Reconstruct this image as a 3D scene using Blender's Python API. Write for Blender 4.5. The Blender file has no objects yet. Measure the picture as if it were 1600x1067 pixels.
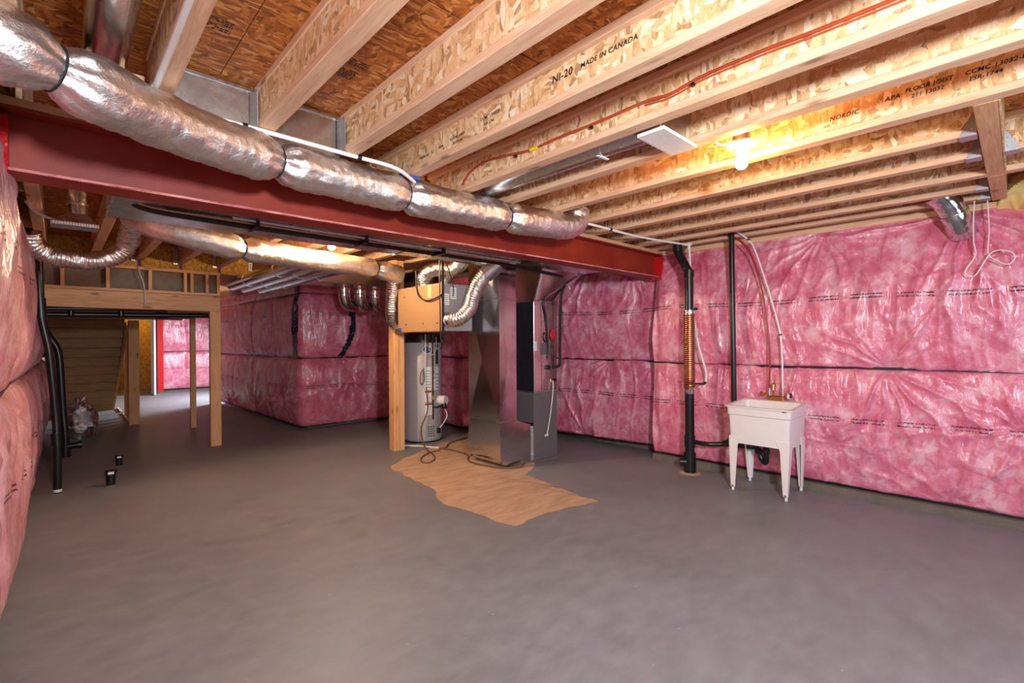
import bpy, bmesh, math, random
import numpy as np
from mathutils import Vector, Matrix, noise as mnoise
random.seed(4)
SC = bpy.context.scene
COL = SC.collection
PI = math.pi

# ------------------------------------------------------------------ camera, world, lights, exposure
cam_d = bpy.data.cameras.new('camera'); cam = bpy.data.objects.new('camera', cam_d); COL.objects.link(cam)
cam_d.sensor_width = 36.0; cam_d.lens = 36.0 * 749.93 / 1600.0; cam_d.clip_start = .05; cam_d.clip_end = 100
yaw, pitch, roll = 0.756980647, -0.00286245913, -0.00617232371
F = Vector((math.sin(yaw), math.cos(yaw), 0)); Rv = Vector((math.cos(yaw), -math.sin(yaw), 0)); U = Vector((0, 0, 1))
F2 = F * math.cos(pitch) + U * math.sin(pitch); U2 = U * math.cos(pitch) - F * math.sin(pitch)
R3 = Rv * math.cos(roll) + U2 * math.sin(roll); U3 = U2 * math.cos(roll) - Rv * math.sin(roll)
M = Matrix((R3, U3, -F2)).transposed().to_4x4(); M.translation = Vector((0, 0, 1.56))
cam.matrix_world = M
SC.camera = cam
SC.view_settings.view_transform = 'Standard'; SC.view_settings.look = 'None'
SC.view_settings.gamma = 1.0; SC.view_settings.use_curve_mapping = False
SC.view_settings.exposure = 0.0

W = bpy.data.worlds.new('world'); SC.world = W; W.use_nodes = True
W.node_tree.nodes['Background'].inputs[0].default_value = (.8, .85, 1, 1)
W.node_tree.nodes['Background'].inputs[1].default_value = .05

def area(name, loc, target, size, power, col, size_y=None, spread=None):
    d = bpy.data.lights.new(name, 'AREA'); d.energy = power; d.color = col; d.size = size
    if size_y: d.shape = 'RECTANGLE'; d.size_y = size_y
    if spread: d.spread = spread
    o = bpy.data.objects.new(name, d); COL.objects.link(o); o.location = loc
    o.rotation_euler = (Vector(target) - Vector(loc)).to_track_quat('-Z', 'Y').to_euler()
    return o
area('flash_light', (.35, -.9, 2.2), (3.2, 2.6, 1.45), .30, 180, (.91, .97, 1))
area('window_light_front', (3.6, -2.0, 1.5), (3.8, 4, 1.2), 2.2, 32, (.80, .89, 1), 1.2)
area('window_light_far', (4.35, 15.3, 1.9), (2.2, 15.0, 0), .9, 300, (.85, .93, 1))

# ------------------------------------------------------------------ helpers
def lin(c):
    c = c / 255.0
    return c / 12.92 if c <= .04045 else ((c + .055) / 1.055) ** 2.4
def rgb(r, g, b): return (lin(r), lin(g), lin(b), 1)

class NT:
    def __init__(s, name):
        s.m = bpy.data.materials.new(name); s.m.use_nodes = True; s.t = s.m.node_tree
        s.b = s.t.nodes['Principled BSDF']; s._pos = None
    def n(s, typ, **kw):
        o = s.t.nodes.new(typ)
        for k, v in kw.items(): setattr(o, k, v)
        return o
    def l(s, a, b): s.t.links.new(a, b)
    def set(s, k, v):
        if hasattr(v, 'is_output'): s.l(v, s.b.inputs[k])
        else: s.b.inputs[k].default_value = v
    def pos(s):
        if s._pos is None: s._pos = s.n('ShaderNodeNewGeometry').outputs['Position']
        return s._pos
    def obj(s): return s.n('ShaderNodeTexCoord').outputs['Object']
    def uv(s): return s.n('ShaderNodeTexCoord').outputs['UV']
    def map(s, vec, scale=(1, 1, 1), rot=(0, 0, 0), loc=(0, 0, 0)):
        m = s.n('ShaderNodeMapping'); s.l(vec, m.inputs[0])
        m.inputs['Scale'].default_value = scale; m.inputs['Rotation'].default_value = rot; m.inputs['Location'].default_value = loc
        return m.outputs[0]
    def noise(s, vec, scale=5, detail=4, rough=.55, dist=0):
        o = s.n('ShaderNodeTexNoise'); s.l(vec, o.inputs['Vector'])
        o.inputs['Scale'].default_value = scale; o.inputs['Detail'].default_value = detail
        o.inputs['Roughness'].default_value = rough; o.inputs['Distortion'].default_value = dist
        return o
    def voro(s, vec, scale=5, feature='F1', rand=1):
        o = s.n('ShaderNodeTexVoronoi', feature=feature); s.l(vec, o.inputs['Vector'])
        o.inputs['Scale'].default_value = scale; o.inputs['Randomness'].default_value = rand
        return o
    def ramp(s, fac, stops, interp='LINEAR'):
        o = s.n('ShaderNodeValToRGB'); s.l(fac, o.inputs[0]); o.color_ramp.interpolation = interp
        e = o.color_ramp.elements
        while len(e) < len(stops): e.new(.5)
        for i, (p, c) in enumerate(stops):
            e[i].position = p; e[i].color = c if len(c) == 4 else (*c, 1)
        return o.outputs[0]
    def mix(s, f, a, b, mode='MIX'):
        o = s.n('ShaderNodeMix', data_type='RGBA', blend_type=mode)
        for k, v in ((0, f), (6, a), (7, b)):
            if hasattr(v, 'is_output'): s.l(v, o.inputs[k])
            else: o.inputs[k].default_value = v
        return o.outputs[2]
    def math(s, op, a, b=None, c=None):
        o = s.n('ShaderNodeMath', operation=op)
        for i, v in enumerate((a, b, c)):
            if v is None: continue
            if hasattr(v, 'is_output'): s.l(v, o.inputs[i])
            else: o.inputs[i].default_value = v
        return o.outputs[0]
    def bump(s, h, strength=.2, dist=.01, target='Normal', prev=None):
        o = s.n('ShaderNodeBump'); o.inputs['Strength'].default_value = strength; o.inputs['Distance'].default_value = dist
        s.l(h, o.inputs['Height'])
        if prev is not None: s.l(prev, o.inputs['Normal'])
        s.l(o.outputs[0], s.b.inputs[target]); return o.outputs[0]

def g(v): return (v, v, v, 1)
def mat_plain(name, col, rough=.5, metal=0, spec=.5, bump=None, var=.12):
    t = NT(name)
    nz = t.noise(t.pos(), 14, 4)
    dark = tuple(c * (1 - var) for c in col[:3]) + (1,); lite = tuple(min(1, c * (1 + var)) for c in col[:3]) + (1,)
    t.set('Base Color', t.ramp(nz.outputs['Fac'], [(.3, dark), (.7, lite)]))
    t.set('Roughness', rough); t.set('Metallic', metal); t.set('Specular IOR Level', spec)
    if bump: t.bump(t.noise(t.pos(), bump[0], 4).outputs['Fac'], bump[1], .01)
    return t.m

def mat_osb(name, pal, sc=((13, 38, 44), (36, 12, 26), (22, 30, 9)), rough=.65, fs=(60, 160, 160)):
    """strand board: long flakes at random angles, lighter and darker, thin dark gaps"""
    t = NT(name)
    p = t.pos()
    w = t.noise(p, 4.5, 2); 
    off = t.n('ShaderNodeVectorMath', operation='SCALE'); t.l(w.outputs['Color'], off.inputs[0]); off.inputs['Scale'].default_value = .07
    add = t.n('ShaderNodeVectorMath', operation='ADD'); t.l(p, add.inputs[0]); t.l(off.outputs[0], add.inputs[1])
    q = add.outputs[0]
    va = t.voro(t.map(q, sc[0], (.12, .06, .15)), 1.0)
    vb = t.voro(t.map(q, sc[1], (.2, .1, -.3)), 1.0)
    vc = t.voro(t.map(q, sc[2], (-.3, .4, .5)), 1.0)
    sel = t.voro(q, 13.0)
    sa = t.n('ShaderNodeSeparateColor'); t.l(sel.outputs['Color'], sa.inputs[0])
    def rnd(v):
        s = t.n('ShaderNodeSeparateColor'); t.l(v.outputs['Color'], s.inputs[0]); return s.outputs[0]
    a = t.mix(t.math('GREATER_THAN', sa.outputs[0], .45), rnd(va), rnd(vb))
    a = t.mix(t.math('GREATER_THAN', sa.outputs[1], .68), a, rnd(vc))
    base = t.ramp(a, [(0, pal[0]), (.16, pal[1]), (.5, pal[2]), (.8, pal[3]), (1, pal[4])])
    fine = t.noise(t.map(q, fs, (.12, .06, .15)), 1.0, 4)
    base = t.mix(.35, base, t.ramp(fine.outputs['Fac'], [(.3, pal[1]), (.62, pal[3])]))
    dk = t.noise(t.map(p, (22, 10, 30), (.4, .9, .2)), 1.0, 5, .7)
    base = t.mix(t.ramp(dk.outputs['Fac'], [(.64, g(0)), (.72, g(.6))]), base, pal[0])
    t.set('Base Color', base); t.set('Roughness', rough); t.set('Specular IOR Level', .3)
    t.bump(a, .25, .004)
    return t.m

def mat_wood(name, c1, c2, axis='y', knots=True, rough=.6):
    t = NT(name)
    sc = {'x': (1.5, 22, 22), 'y': (22, 1.5, 22), 'z': (22, 22, 1.5)}[axis]
    nz = t.noise(t.map(t.pos(), sc), 1.6, 6, .6, .6)
    fine = t.noise(t.map(t.pos(), tuple(v * 4 for v in sc)), 1.6, 3, .6)
    base = t.ramp(nz.outputs['Fac'], [(.3, c1), (.62, c2)])
    base = t.mix(.35, base, t.ramp(fine.outputs['Fac'], [(.35, c1), (.65, c2)]))
    if knots:
        s2 = {'x': (3, 9, 9), 'y': (9, 3, 9), 'z': (9, 9, 3)}[axis]
        k = t.voro(t.map(t.pos(), s2), .8)
        dk = tuple(c * .35 for c in c1[:3]) + (1,)
        base = t.mix(t.ramp(k.outputs['Distance'], [(.06, g(.75)), (.17, g(0))]), base, dk)
    t.set('Base Color', base); t.set('Roughness', rough); t.set('Specular IOR Level', .25)
    t.bump(fine.outputs['Fac'], .12, .004)
    return t.m

def mat_metal(name, col, rough=.3, spangle=True, streak=None):
    t = NT(name)
    base = g(0)
    if spangle:
        v = t.voro(t.map(t.pos(), (1, 1, 1)), 70)
        s = t.n('ShaderNodeSeparateColor'); t.l(v.outputs['Color'], s.inputs[0])
        lo = tuple(c * .9 for c in col[:3]) + (1,); hi = tuple(min(1, c * 1.06) for c in col[:3]) + (1,)
        t.set('Base Color', t.ramp(s.outputs[0], [(0, lo), (1, hi)]))
    else: t.set('Base Color', col)
    nz = t.noise(t.pos(), 5, 4)
    t.set('Roughness', t.ramp(nz.outputs['Fac'], [(.3, g(rough * .8)), (.7, g(rough * 1.3))]))
    t.set('Metallic', 1.0)
    t.bump(t.noise(t.pos(), 3.2, 2).outputs['Fac'], .12, .03)
    return t.m

def mat_foil(name, col=(.9, .88, .88, 1), rough=.36, crinkle=.42):
    t = NT(name)
    p = t.pos()
    a = t.noise(p, 17, 5, .6, 1.4); v = t.voro(p, 26)
    f = t.noise(p, 75, 4, .65, .8)
    h = t.math('ADD', t.math('ADD', a.outputs['Fac'], t.math('MULTIPLY', f.outputs['Fac'], .55)), t.math('MULTIPLY', v.outputs['Distance'], .4))
    t.set('Base Color', t.ramp(a.outputs['Fac'], [(.25, tuple(c * .72 for c in col[:3]) + (1,)), (.7, col)]))
    t.set('Metallic', 1.0); t.set('Roughness', rough)
    t.bump(h, crinkle, .012)
    return t.m

def mat_insul(name, c1, c2, c3, rows, period=.40, rowh=.0065, gloss=1.0):
    """glass wool behind clear poly: mottled wool, glossy coat, rows of small dark print along the roll"""
    t = NT(name)
    uv = t.uv(); p = t.pos()
    big = t.noise(p, 3.2, 3); mid = t.noise(p, 10, 6, .65, .8); fine = t.noise(p, 60, 4, .7)
    m = t.math('ADD', t.math('MULTIPLY', big.outputs['Fac'], .45), t.math('MULTIPLY', mid.outputs['Fac'], .45))
    m = t.math('ADD', m, t.math('MULTIPLY', fine.outputs['Fac'], .1))
    base = t.ramp(m, [(.36, c1), (.5, c2), (.62, c3)])
    sp = t.n('ShaderNodeSeparateXYZ'); t.l(uv, sp.inputs[0]); u, v = sp.outputs[0], sp.outputs[1]
    seg = t.math('LESS_THAN', t.math('FRACT', t.math('DIVIDE', u, period)), .74)
    mask = None
    for v0 in rows:
        wob = t.math('MULTIPLY', t.math('SINE', t.math('MULTIPLY', u, 1.7 + v0)), .012)
        dv = t.math('SUBTRACT', t.math('SUBTRACT', v, v0), wob)
        for off in (rowh * 1.25, -rowh * 1.25):
            r = t.math('LESS_THAN', t.math('ABSOLUTE', t.math('SUBTRACT', dv, off)), rowh * .62)
            mask = r if mask is None else t.math('MAXIMUM', mask, r)
    cell = t.n('ShaderNodeTexWhiteNoise', noise_dimensions='2D')
    cx = t.n('ShaderNodeCombineXYZ')
    t.l(t.math('FLOOR', t.math('DIVIDE', u, rowh * .55)), cx.inputs[0]); t.l(t.math('FLOOR', t.math('DIVIDE', v, rowh * .5)), cx.inputs[1])
    t.l(cx.outputs[0], cell.inputs[0])
    ink = t.math('MULTIPLY', t.math('MULTIPLY', mask, seg), t.math('GREATER_THAN', cell.outputs[0], .3))
    base = t.mix(t.math('MULTIPLY', ink, .88), base, (.02, .008, .015, 1))
    t.set('Base Color', base); t.set('Roughness', .7); t.set('Specular IOR Level', .2)
    t.set('Coat Weight', gloss); t.set('Coat Roughness', .25); t.set('Coat IOR', 1.75)
    wr = t.noise(t.map(p, (11, 11, 2.6)), 1.0, 5, .55, 1.2)
    ridge = t.math('POWER', t.math('SUBTRACT', 1.0, t.math('MULTIPLY', t.math('ABSOLUTE', t.math('SUBTRACT', wr.outputs['Fac'], .5)), 3.0)), 4.0)
    lo = t.noise(t.map(p, (6, 6, 3)), 1.0, 3)
    t.bump(mid.outputs['Fac'], .25, .02)
    t.bump(t.math('ADD', ridge, t.math('MULTIPLY', lo.outputs['Fac'], 1.0)), .28, .02, 'Coat Normal')
    return t.m

def mat_emit(name, col, strength):
    t = NT(name); t.set('Emission Color', col); t.set('Emission Strength', strength); t.set('Base Color', col); return t.m

# ---- mesh collection
class MB:
    def __init__(s): s.v = []; s.f = []
    def add(s, vs, fs):
        b = len(s.v); s.v += [tuple(p) for p in vs]; s.f += [tuple(i + b for i in f) for f in fs]; return s
    def box(s, x0, x1, y0, y1, z0, z1):
        x0, x1 = sorted((x0, x1)); y0, y1 = sorted((y0, y1)); z0, z1 = sorted((z0, z1))
        return s.add([(x0, y0, z0), (x1, y0, z0), (x1, y1, z0), (x0, y1, z0), (x0, y0, z1), (x1, y0, z1), (x1, y1, z1), (x0, y1, z1)],
                     [(3, 2, 1, 0), (4, 5, 6, 7), (0, 1, 5, 4), (1, 2, 6, 5), (2, 3, 7, 6), (3, 0, 4, 7)])
    def bar(s, a, b, w, h, up=(0, 0, 1)):
        a = Vector(a); b = Vector(b); d = (b - a).normalized(); up = Vector(up)
        if abs(d.dot(up)) > .99: up = Vector((0, 1, 0))
        sx = d.cross(up).normalized() * (w / 2); sz = sx.normalized().cross(d).normalized() * (h / 2)
        vs = [a - sx - sz, a + sx - sz, a + sx + sz, a - sx + sz, b - sx - sz, b + sx - sz, b + sx + sz, b - sx + sz]
        return s.add(vs, [(3, 2, 1, 0), (4, 5, 6, 7), (0, 1, 5, 4), (1, 2, 6, 5), (2, 3, 7, 6), (3, 0, 4, 7)])
    def loft(s, loops, cap0=True, cap1=True, close=True):
        n = len(loops[0]); vs = [p for L in loops for p in L]; fs = []
        for i in range(len(loops) - 1):
            for j in range(n if close else n - 1):
                k = (j + 1) % n
                fs.append((i * n + j, i * n + k, (i + 1) * n + k, (i + 1) * n + j))
        if cap0: fs.append(tuple(range(n - 1, -1, -1)))
        if cap1: fs.append(tuple((len(loops) - 1) * n + j for j in range(n)))
        return s.add(vs, fs)
    def tube(s, pts, r, n=12, caps=True, rf=None):
        P = [Vector(p) for p in pts]; loops = []
        t0 = (P[1] - P[0]).normalized(); ref = Vector((0, 0, 1)) if abs(t0.z) < .9 else Vector((1, 0, 0))
        nx = t0.cross(ref).normalized(); acc = 0.0
        for i, p in enumerate(P):
            if i == 0: t = t0
            elif i == len(P) - 1: t = (P[i] - P[i - 1]).normalized()
            else: t = (P[i + 1] - P[i - 1]).normalized()
            if i: acc += (P[i] - P[i - 1]).length
            nx = (nx - t * nx.dot(t)).normalized(); ny = t.cross(nx)
            L = []
            for j in range(n):
                a = 2 * PI * j / n
                rr = r if rf is None else rf(acc, a, p)
                L.append(p + (nx * math.cos(a) + ny * math.sin(a)) * rr)
            loops.append(L)
        return s.loft(loops, caps, caps)
    def cyl(s, a, b, r, n=20, r2=None):
        a = Vector(a); b = Vector(b)
        d = (b - a).normalized(); ref = Vector((0, 0, 1)) if abs(d.z) < .9 else Vector((1, 0, 0))
        nx = d.cross(ref).normalized(); ny = d.cross(nx)
        r2 = r if r2 is None else r2
        mk = lambda c, q: [c + (nx * math.cos(2 * PI * j / n) + ny * math.sin(2 * PI * j / n)) * q for j in range(n)]
        return s.loft([mk(a, r), mk(b, r2)])
    def lathe(s, c, prof, n=28):
        c = Vector(c)
        loops = [[c + Vector((r * math.cos(2 * PI * j / n), r * math.sin(2 * PI * j / n), z)) for j in range(n)] for r, z in prof]
        return s.loft(loops)
    def build(s, name, mat, parent=None, smooth=False, bevel=0, angle=35):
        me = bpy.data.meshes.new(name); me.from_pydata([tuple(map(float, p)) for p in s.v], [], s.f)
        bm = bmesh.new(); bm.from_mesh(me)
        bmesh.ops.recalc_face_normals(bm, faces=bm.faces)
        if bevel:
            bmesh.ops.bevel(bm, geom=list(bm.edges), offset=bevel, segments=1, affect='EDGES', clamp_overlap=True)
        bm.to_mesh(me); bm.free()
        if smooth:
            me.polygons.foreach_set('use_smooth', [True] * len(me.polygons))
            me.set_sharp_from_angle(angle=math.radians(angle))
        me.materials.append(mat)
        o = bpy.data.objects.new(name, me); COL.objects.link(o)
        if parent is not None: put(o, parent)
        return o

def put(o, parent):
    o.parent = parent
    o.matrix_parent_inverse = mw(parent).inverted()
def mw(o):
    m = o.matrix_basis.copy()
    return m if o.parent is None else mw(o.parent) @ o.matrix_parent_inverse @ m

def thing(name, label, cat, loc, group=None):
    o = bpy.data.objects.new(name, None); COL.objects.link(o); o.location = loc; o.empty_display_size = .1
    o['label'] = label; o['category'] = cat
    if group: o['group'] = group
    return o
def tag(o, label, cat, group=None, kind=None):
    o['label'] = label; o['category'] = cat
    if group: o['group'] = group
    if kind: o['kind'] = kind
    return o
def struct(o, label=None):
    o['kind'] = 'structure'
    if label: o['label'] = label
    return o

def spl(pts, k=8):
    P = [Vector(p) for p in pts]; out = []
    for i in range(len(P) - 1):
        a = P[i - 1] if i else P[0] * 2 - P[1]; b = P[i]; c = P[i + 1]; d = P[i + 2] if i + 2 < len(P) else P[-1] * 2 - P[-2]
        for j in range(k):
            t = j / k
            out.append(.5 * ((2 * b) + (c - a) * t + (2 * a - 5 * b + 4 * c - d) * t * t + (3 * b - a - 3 * c + d) * t ** 3))
    out.append(P[-1]); return out
def resample(P, step):
    P = [Vector(p) for p in P]; L = [0]
    for a, b in zip(P, P[1:]): L.append(L[-1] + (b - a).length)
    n = max(2, int(L[-1] / step)); out = []; i = 0
    for k in range(n + 1):
        s = L[-1] * k / n
        while i < len(L) - 2 and L[i + 1] < s: i += 1
        t = (s - L[i]) / max(1e-9, L[i + 1] - L[i]); out.append(P[i].lerp(P[i + 1], min(1, t)))
    return out

# numpy value noise
_rs = np.random.RandomState(7); _T = _rs.rand(256, 256)
def vn(x, y):
    xi = np.floor(x).astype(int); yi = np.floor(y).astype(int); xf = x - xi; yf = y - yi
    xf = xf * xf * (3 - 2 * xf); yf = yf * yf * (3 - 2 * yf)
    a = _T[xi % 256, yi % 256]; b = _T[(xi + 1) % 256, yi % 256]; c = _T[xi % 256, (yi + 1) % 256]; d = _T[(xi + 1) % 256, (yi + 1) % 256]
    return (a * (1 - xf) + b * xf) * (1 - yf) + (c * (1 - xf) + d * xf) * yf - .5
def fbm(x, y, o=4):
    s = 0; a = 1.
    for i in range(o): s = s + a * vn(x * 2 ** i + 17 * i, y * 2 ** i + 31 * i); a *= .5
    return s

def path_fn(path, step, smooth_r=.12):
    """resampled plan path with smoothed normals; the room lies on the side given by the right of travel"""
    P = resample([Vector((x, y, 0)) for x, y in path], step)
    A = np.array([(p.x, p.y) for p in P]); n = len(A)
    k = max(1, int(smooth_r / step)); ker = np.ones(2 * k + 1) / (2 * k + 1)
    pad = np.vstack([A[0] - (A[1] - A[0]) * np.arange(k, 0, -1)[:, None], A, A[-1] + (A[-1] - A[-2]) * np.arange(1, k + 1)[:, None]])
    S = np.stack([np.convolve(pad[:, i], ker, 'valid') for i in (0, 1)], 1)
    T = np.gradient(S, axis=0); T /= np.linalg.norm(T, axis=1)[:, None]
    N = np.stack([T[:, 1], -T[:, 0]], 1)
    u = np.concatenate([[0], np.cumsum(np.linalg.norm(np.diff(S, axis=0), axis=1))])
    return S, N, u

def pillow(z, z0, z1, p=.42):
    t = np.clip((z - z0) / (z1 - z0), 0, 1)
    return (4 * t * (1 - t)) ** p

LEAN = {}
def depth(u, z, z0, z1, amp, seed, staples, seams=(), wob=.05):
    d = amp * pillow(z, z0, z1) * (1 + .55 * fbm(u * 1.1 + seed, z * .9 + seed, 2))
    d = d + wob * fbm(u * 1.6 + seed * 3.1, z * 1.4, 3) * pillow(z, z0, z1, .6)
    # loose vertical folds in the film: sparse sharp ridges, longer than wide
    wx = u + .22 * fbm(u * 1.2 + seed, z * 1.1 + 3, 2)
    for fu, fz, A in ((6.0, 1.0, .019), (13.0, 2.0, .012), (29.0, 4.5, .005)):
        nn = vn(wx * fu + seed * 7, z * fz + seed); gate = np.clip(vn(u * 1.9 + seed + fu, z * 1.7 + fu) * 2.2 + .55, 0, 1)
        d = d + A * gate * np.clip(1 - 4.2 * np.abs(nn), 0, 1) ** 1.6
    d = d + .006 * fbm(u * 9 + seed, z * 4, 2)
    d = d - LEAN.get(seed, 0) * np.clip((z - 1.7) / .95, 0, 1) ** 1.4
    for s in seams: d = d - amp * .75 * np.exp(-((u - s - .03 * np.sin(z * 5 + s)) / .055) ** 2) * pillow(z, z0, z1, .3)
    for (us, zs, R, A, ns) in staples:
        du = u - us; dz = z - zs; r = np.sqrt(du * du + dz * dz) + 1e-6; th = np.arctan2(dz, du)
        wob_ = 3.2 * vn(th * 1.3 + us * 5, r * 1.5 + zs) + 1.5 * vn(r * 5 + us, th * 2)
        ridge = (1 - np.abs(np.sin(th * ns * .42 + wob_))) ** 1.7
        amp_ = np.clip(vn(th * 2.1 + us * 9, r * 0 + zs * 3) * 2.6 + .75, .0, 1.6); Rr = R * (.55 + 1.5 * np.clip(vn(th * 2.7 + us * 3, r * 0 + zs) + .4, 0, 1))
        d = d + A * 1.25 * amp_ * ridge * (1 - np.exp(-r / .05)) * np.exp(-(r / Rr) ** 1.8) - A * 1.6 * np.exp(-(r / .10) ** 2)
    return d

def sheet(name, path, z0, z1, amp, seed, mat, parent, step=.02, staples=(), seams=(), wob=.05, urange=None):
    S, N, u = path_fn(path, step)
    nz = max(3, int((z1 - z0) / step)); z = np.linspace(z0, z1, nz)
    Ug, Zg = np.meshgrid(u, z, indexing='ij')
    D = depth(Ug, Zg, z0, z1, amp, seed, staples, seams, wob)
    X = S[:, 0][:, None] + N[:, 0][:, None] * D; Y = S[:, 1][:, None] + N[:, 1][:, None] * D
    V = np.stack([X, Y, Zg], -1).reshape(-1, 3)
    nu = len(u); I = np.arange(nu * nz).reshape(nu, nz)
    Q = np.stack([I[:-1, :-1], I[:-1, 1:], I[1:, 1:], I[1:, :-1]], -1).reshape(-1, 4)
    me = bpy.data.meshes.new(name)
    me.vertices.add(len(V)); me.vertices.foreach_set('co', V.astype(np.float32).ravel())
    me.loops.add(Q.size); me.loops.foreach_set('vertex_index', Q.astype(np.int32).ravel())
    me.polygons.add(len(Q)); me.polygons.foreach_set('loop_start', np.arange(0, Q.size, 4, dtype=np.int32))
    me.polygons.foreach_set('use_smooth', np.ones(len(Q), bool))
    me.update(calc_edges=True)
    uvl = me.uv_layers.new(name='UVMap')
    UV = np.stack([Ug, Zg], -1).reshape(-1, 2)[Q.ravel()]
    uvl.data.foreach_set('uv', UV.astype(np.float32).ravel())
    me.materials.append(mat)
    o = bpy.data.objects.new(name, me); COL.objects.link(o)
    if parent is not None: put(o, parent)
    return o

def band(name, path, zc, h, amp, seed, mat, parent, z0=None, z1=None, step=.04, off=.012):
    """a flat strap that follows the plan path at height zc"""
    S, N, u = path_fn(path, step); mb = MB(); loops = []
    for i in range(len(u)):
        d = off + .006 * math.sin(u[i] * 2.3 + seed)
        zz = zc + .012 * math.sin(u[i] * 1.7 + seed)
        x, y = S[i] + N[i] * d; xb, yb = S[i] + N[i] * (d - .012)
        loops.append([(x, y, zz - h / 2), (x, y, zz + h / 2), (xb, yb, zz + h / 2), (xb, yb, zz - h / 2)])
    mb.loft(loops)
    return mb.build(name, mat, parent)

def text_obj(name, s, size, origin, xdir, ydir, mat, parent, ext=.0006, shear=0.0):
    c = bpy.data.curves.new(name, 'FONT'); c.body = s; c.size = size; c.extrude = ext; c.shear = shear; c.resolution_u = 2; c.offset = size * .014; c.space_character = 1.08
    tmp = bpy.data.objects.new(name, c); COL.objects.link(tmp)
    dg = bpy.context.evaluated_depsgraph_get(); me = bpy.data.meshes.new_from_object(tmp.evaluated_get(dg))
    bpy.data.objects.remove(tmp); me.name = name
    me.materials.clear(); me.materials.append(mat)
    x = Vector(xdir).normalized(); y = Vector(ydir).normalized(); zz = x.cross(y)
    m = Matrix((x, y, zz)).transposed().to_4x4(); m.translation = Vector(origin)
    me.transform(m)
    o = bpy.data.objects.new(name, me); COL.objects.link(o)
    if parent is not None: put(o, parent)
    return o

# ------------------------------------------------------------------ materials
OSB_DARK = mat_osb('osb_subfloor', [rgb(70, 34, 12), rgb(128, 66, 24), rgb(172, 96, 40), rgb(202, 128, 62), rgb(226, 172, 112)], ((11, 78, 78), (16, 60, 56), (52, 20, 50)))
OSB_PALE = mat_osb('osb_web', [rgb(118, 72, 32), rgb(196, 142, 88), rgb(226, 182, 130), rgb(242, 214, 174), rgb(251, 239, 218)], ((46, 56, 12), (42, 34, 18), (44, 16, 46)), .65, (150, 150, 44))
OSB_RIM = mat_osb('osb_rim', [rgb(110, 66, 20), rgb(170, 116, 40), rgb(200, 146, 58), rgb(220, 172, 84), rgb(232, 194, 112)], ((24, 60, 60), (50, 44, 22), (56, 24, 60)))
WOOD_Y = mat_wood('spruce_y', rgb(206, 158, 122), rgb(236, 200, 168), 'y')
WOOD_X = mat_wood('spruce_x', rgb(196, 142, 100), rgb(226, 184, 144), 'x')
WOOD_Z = mat_wood('spruce_z', rgb(206, 146, 98), rgb(232, 184, 134), 'z')
WOOD_DK = mat_wood('boards', rgb(140, 102, 62), rgb(176, 134, 88), 'x', False)
FLOOR_M = NT('painted_concrete')
_t = FLOOR_M; _p = _t.pos()
_a = _t.noise(_p, .9, 4, .6); _b = _t.noise(_t.map(_p, (5, 9, 5), (0, 0, .7)), 1, 5, .65); _c = _t.voro(_p, 5.5)
_base = _t.ramp(_a.outputs['Fac'], [(.35, rgb(120, 121, 128)), (.65, rgb(138, 139, 146))])
_base = _t.mix(.4, _base, _t.ramp(_b.outputs['Fac'], [(.35, rgb(114, 114, 121)), (.68, rgb(146, 146, 152))]))
_base = _t.mix(_t.ramp(_t.noise(_t.map(_p, (16, 30, 1), (0, 0, .6)), 1, 3).outputs['Fac'], [(.715, g(0)), (.75, g(.55))]), _base, rgb(186, 180, 178))
_t.set('Base Color', _base); _t.set('Roughness', _t.ramp(_b.outputs['Fac'], [(.3, g(.42)), (.7, g(.6))])); _t.set('Specular IOR Level', .4)
_t.bump(_b.outputs['Fac'], .12, .01); FLOOR = _t.m
PATCH = NT('bare_concrete'); _p = PATCH.pos()
_b = PATCH.noise(PATCH.map(_p, (2, 7, 2), (0, 0, .5)), 1.6, 6, .65)
PATCH.set('Base Color', PATCH.ramp(_b.outputs['Fac'], [(.3, rgb(172, 140, 112)), (.5, rgb(188, 157, 130)), (.72, rgb(202, 174, 150))])); PATCH.set('Roughness', .85)
PATCH = PATCH.m
CONC = mat_plain('grey_concrete', rgb(112, 105, 98), .9, bump=(30, .3))
PINKS = (rgb(204, 82, 120), rgb(224, 128, 160), rgb(240, 190, 206))
INS_R = mat_insul('wool_right', *PINKS, (.765, 1.955), .36, .0125)
INS_C = mat_insul('wool_block', rgb(196, 80, 112), rgb(216, 116, 142), rgb(230, 168, 182), (.74, 2.05), .36, .013)
INS_L = mat_insul('wool_left', rgb(206, 130, 142), rgb(222, 160, 170), rgb(234, 192, 198), (.72, 2.02), .46, .012)
BLACK_STRAP = mat_plain('black_strap', rgb(30, 24, 32), .45)
NAVY_STRAP = NT('flecked_tape')
_v = NAVY_STRAP.voro(NAVY_STRAP.pos(), 24)
NAVY_STRAP.set('Base Color', NAVY_STRAP.ramp(_v.outputs['Distance'], [(.2, rgb(150, 150, 190)), (.3, rgb(22, 20, 42))])); NAVY_STRAP.set('Roughness', .35); NAVY_STRAP = NAVY_STRAP.m
STEEL_RED = NT('red_oxide')
_n = STEEL_RED.noise(STEEL_RED.pos(), 3, 5); _s = STEEL_RED.noise(STEEL_RED.map(STEEL_RED.pos(), (4, 4, 9)), 2.4, 6, .7)
_base = STEEL_RED.ramp(_n.outputs['Fac'], [(.3, rgb(130, 34, 22)), (.7, rgb(158, 50, 28))])
_base = STEEL_RED.mix(STEEL_RED.ramp(_s.outputs['Fac'], [(.68, g(0)), (.74, g(.5))]), _base, rgb(196, 128, 124))
STEEL_RED.set('Base Color', _base); STEEL_RED.set('Roughness', .5); STEEL_RED = STEEL_RED.m
EDGE_RED = NT('worn_red_edge')
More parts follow.
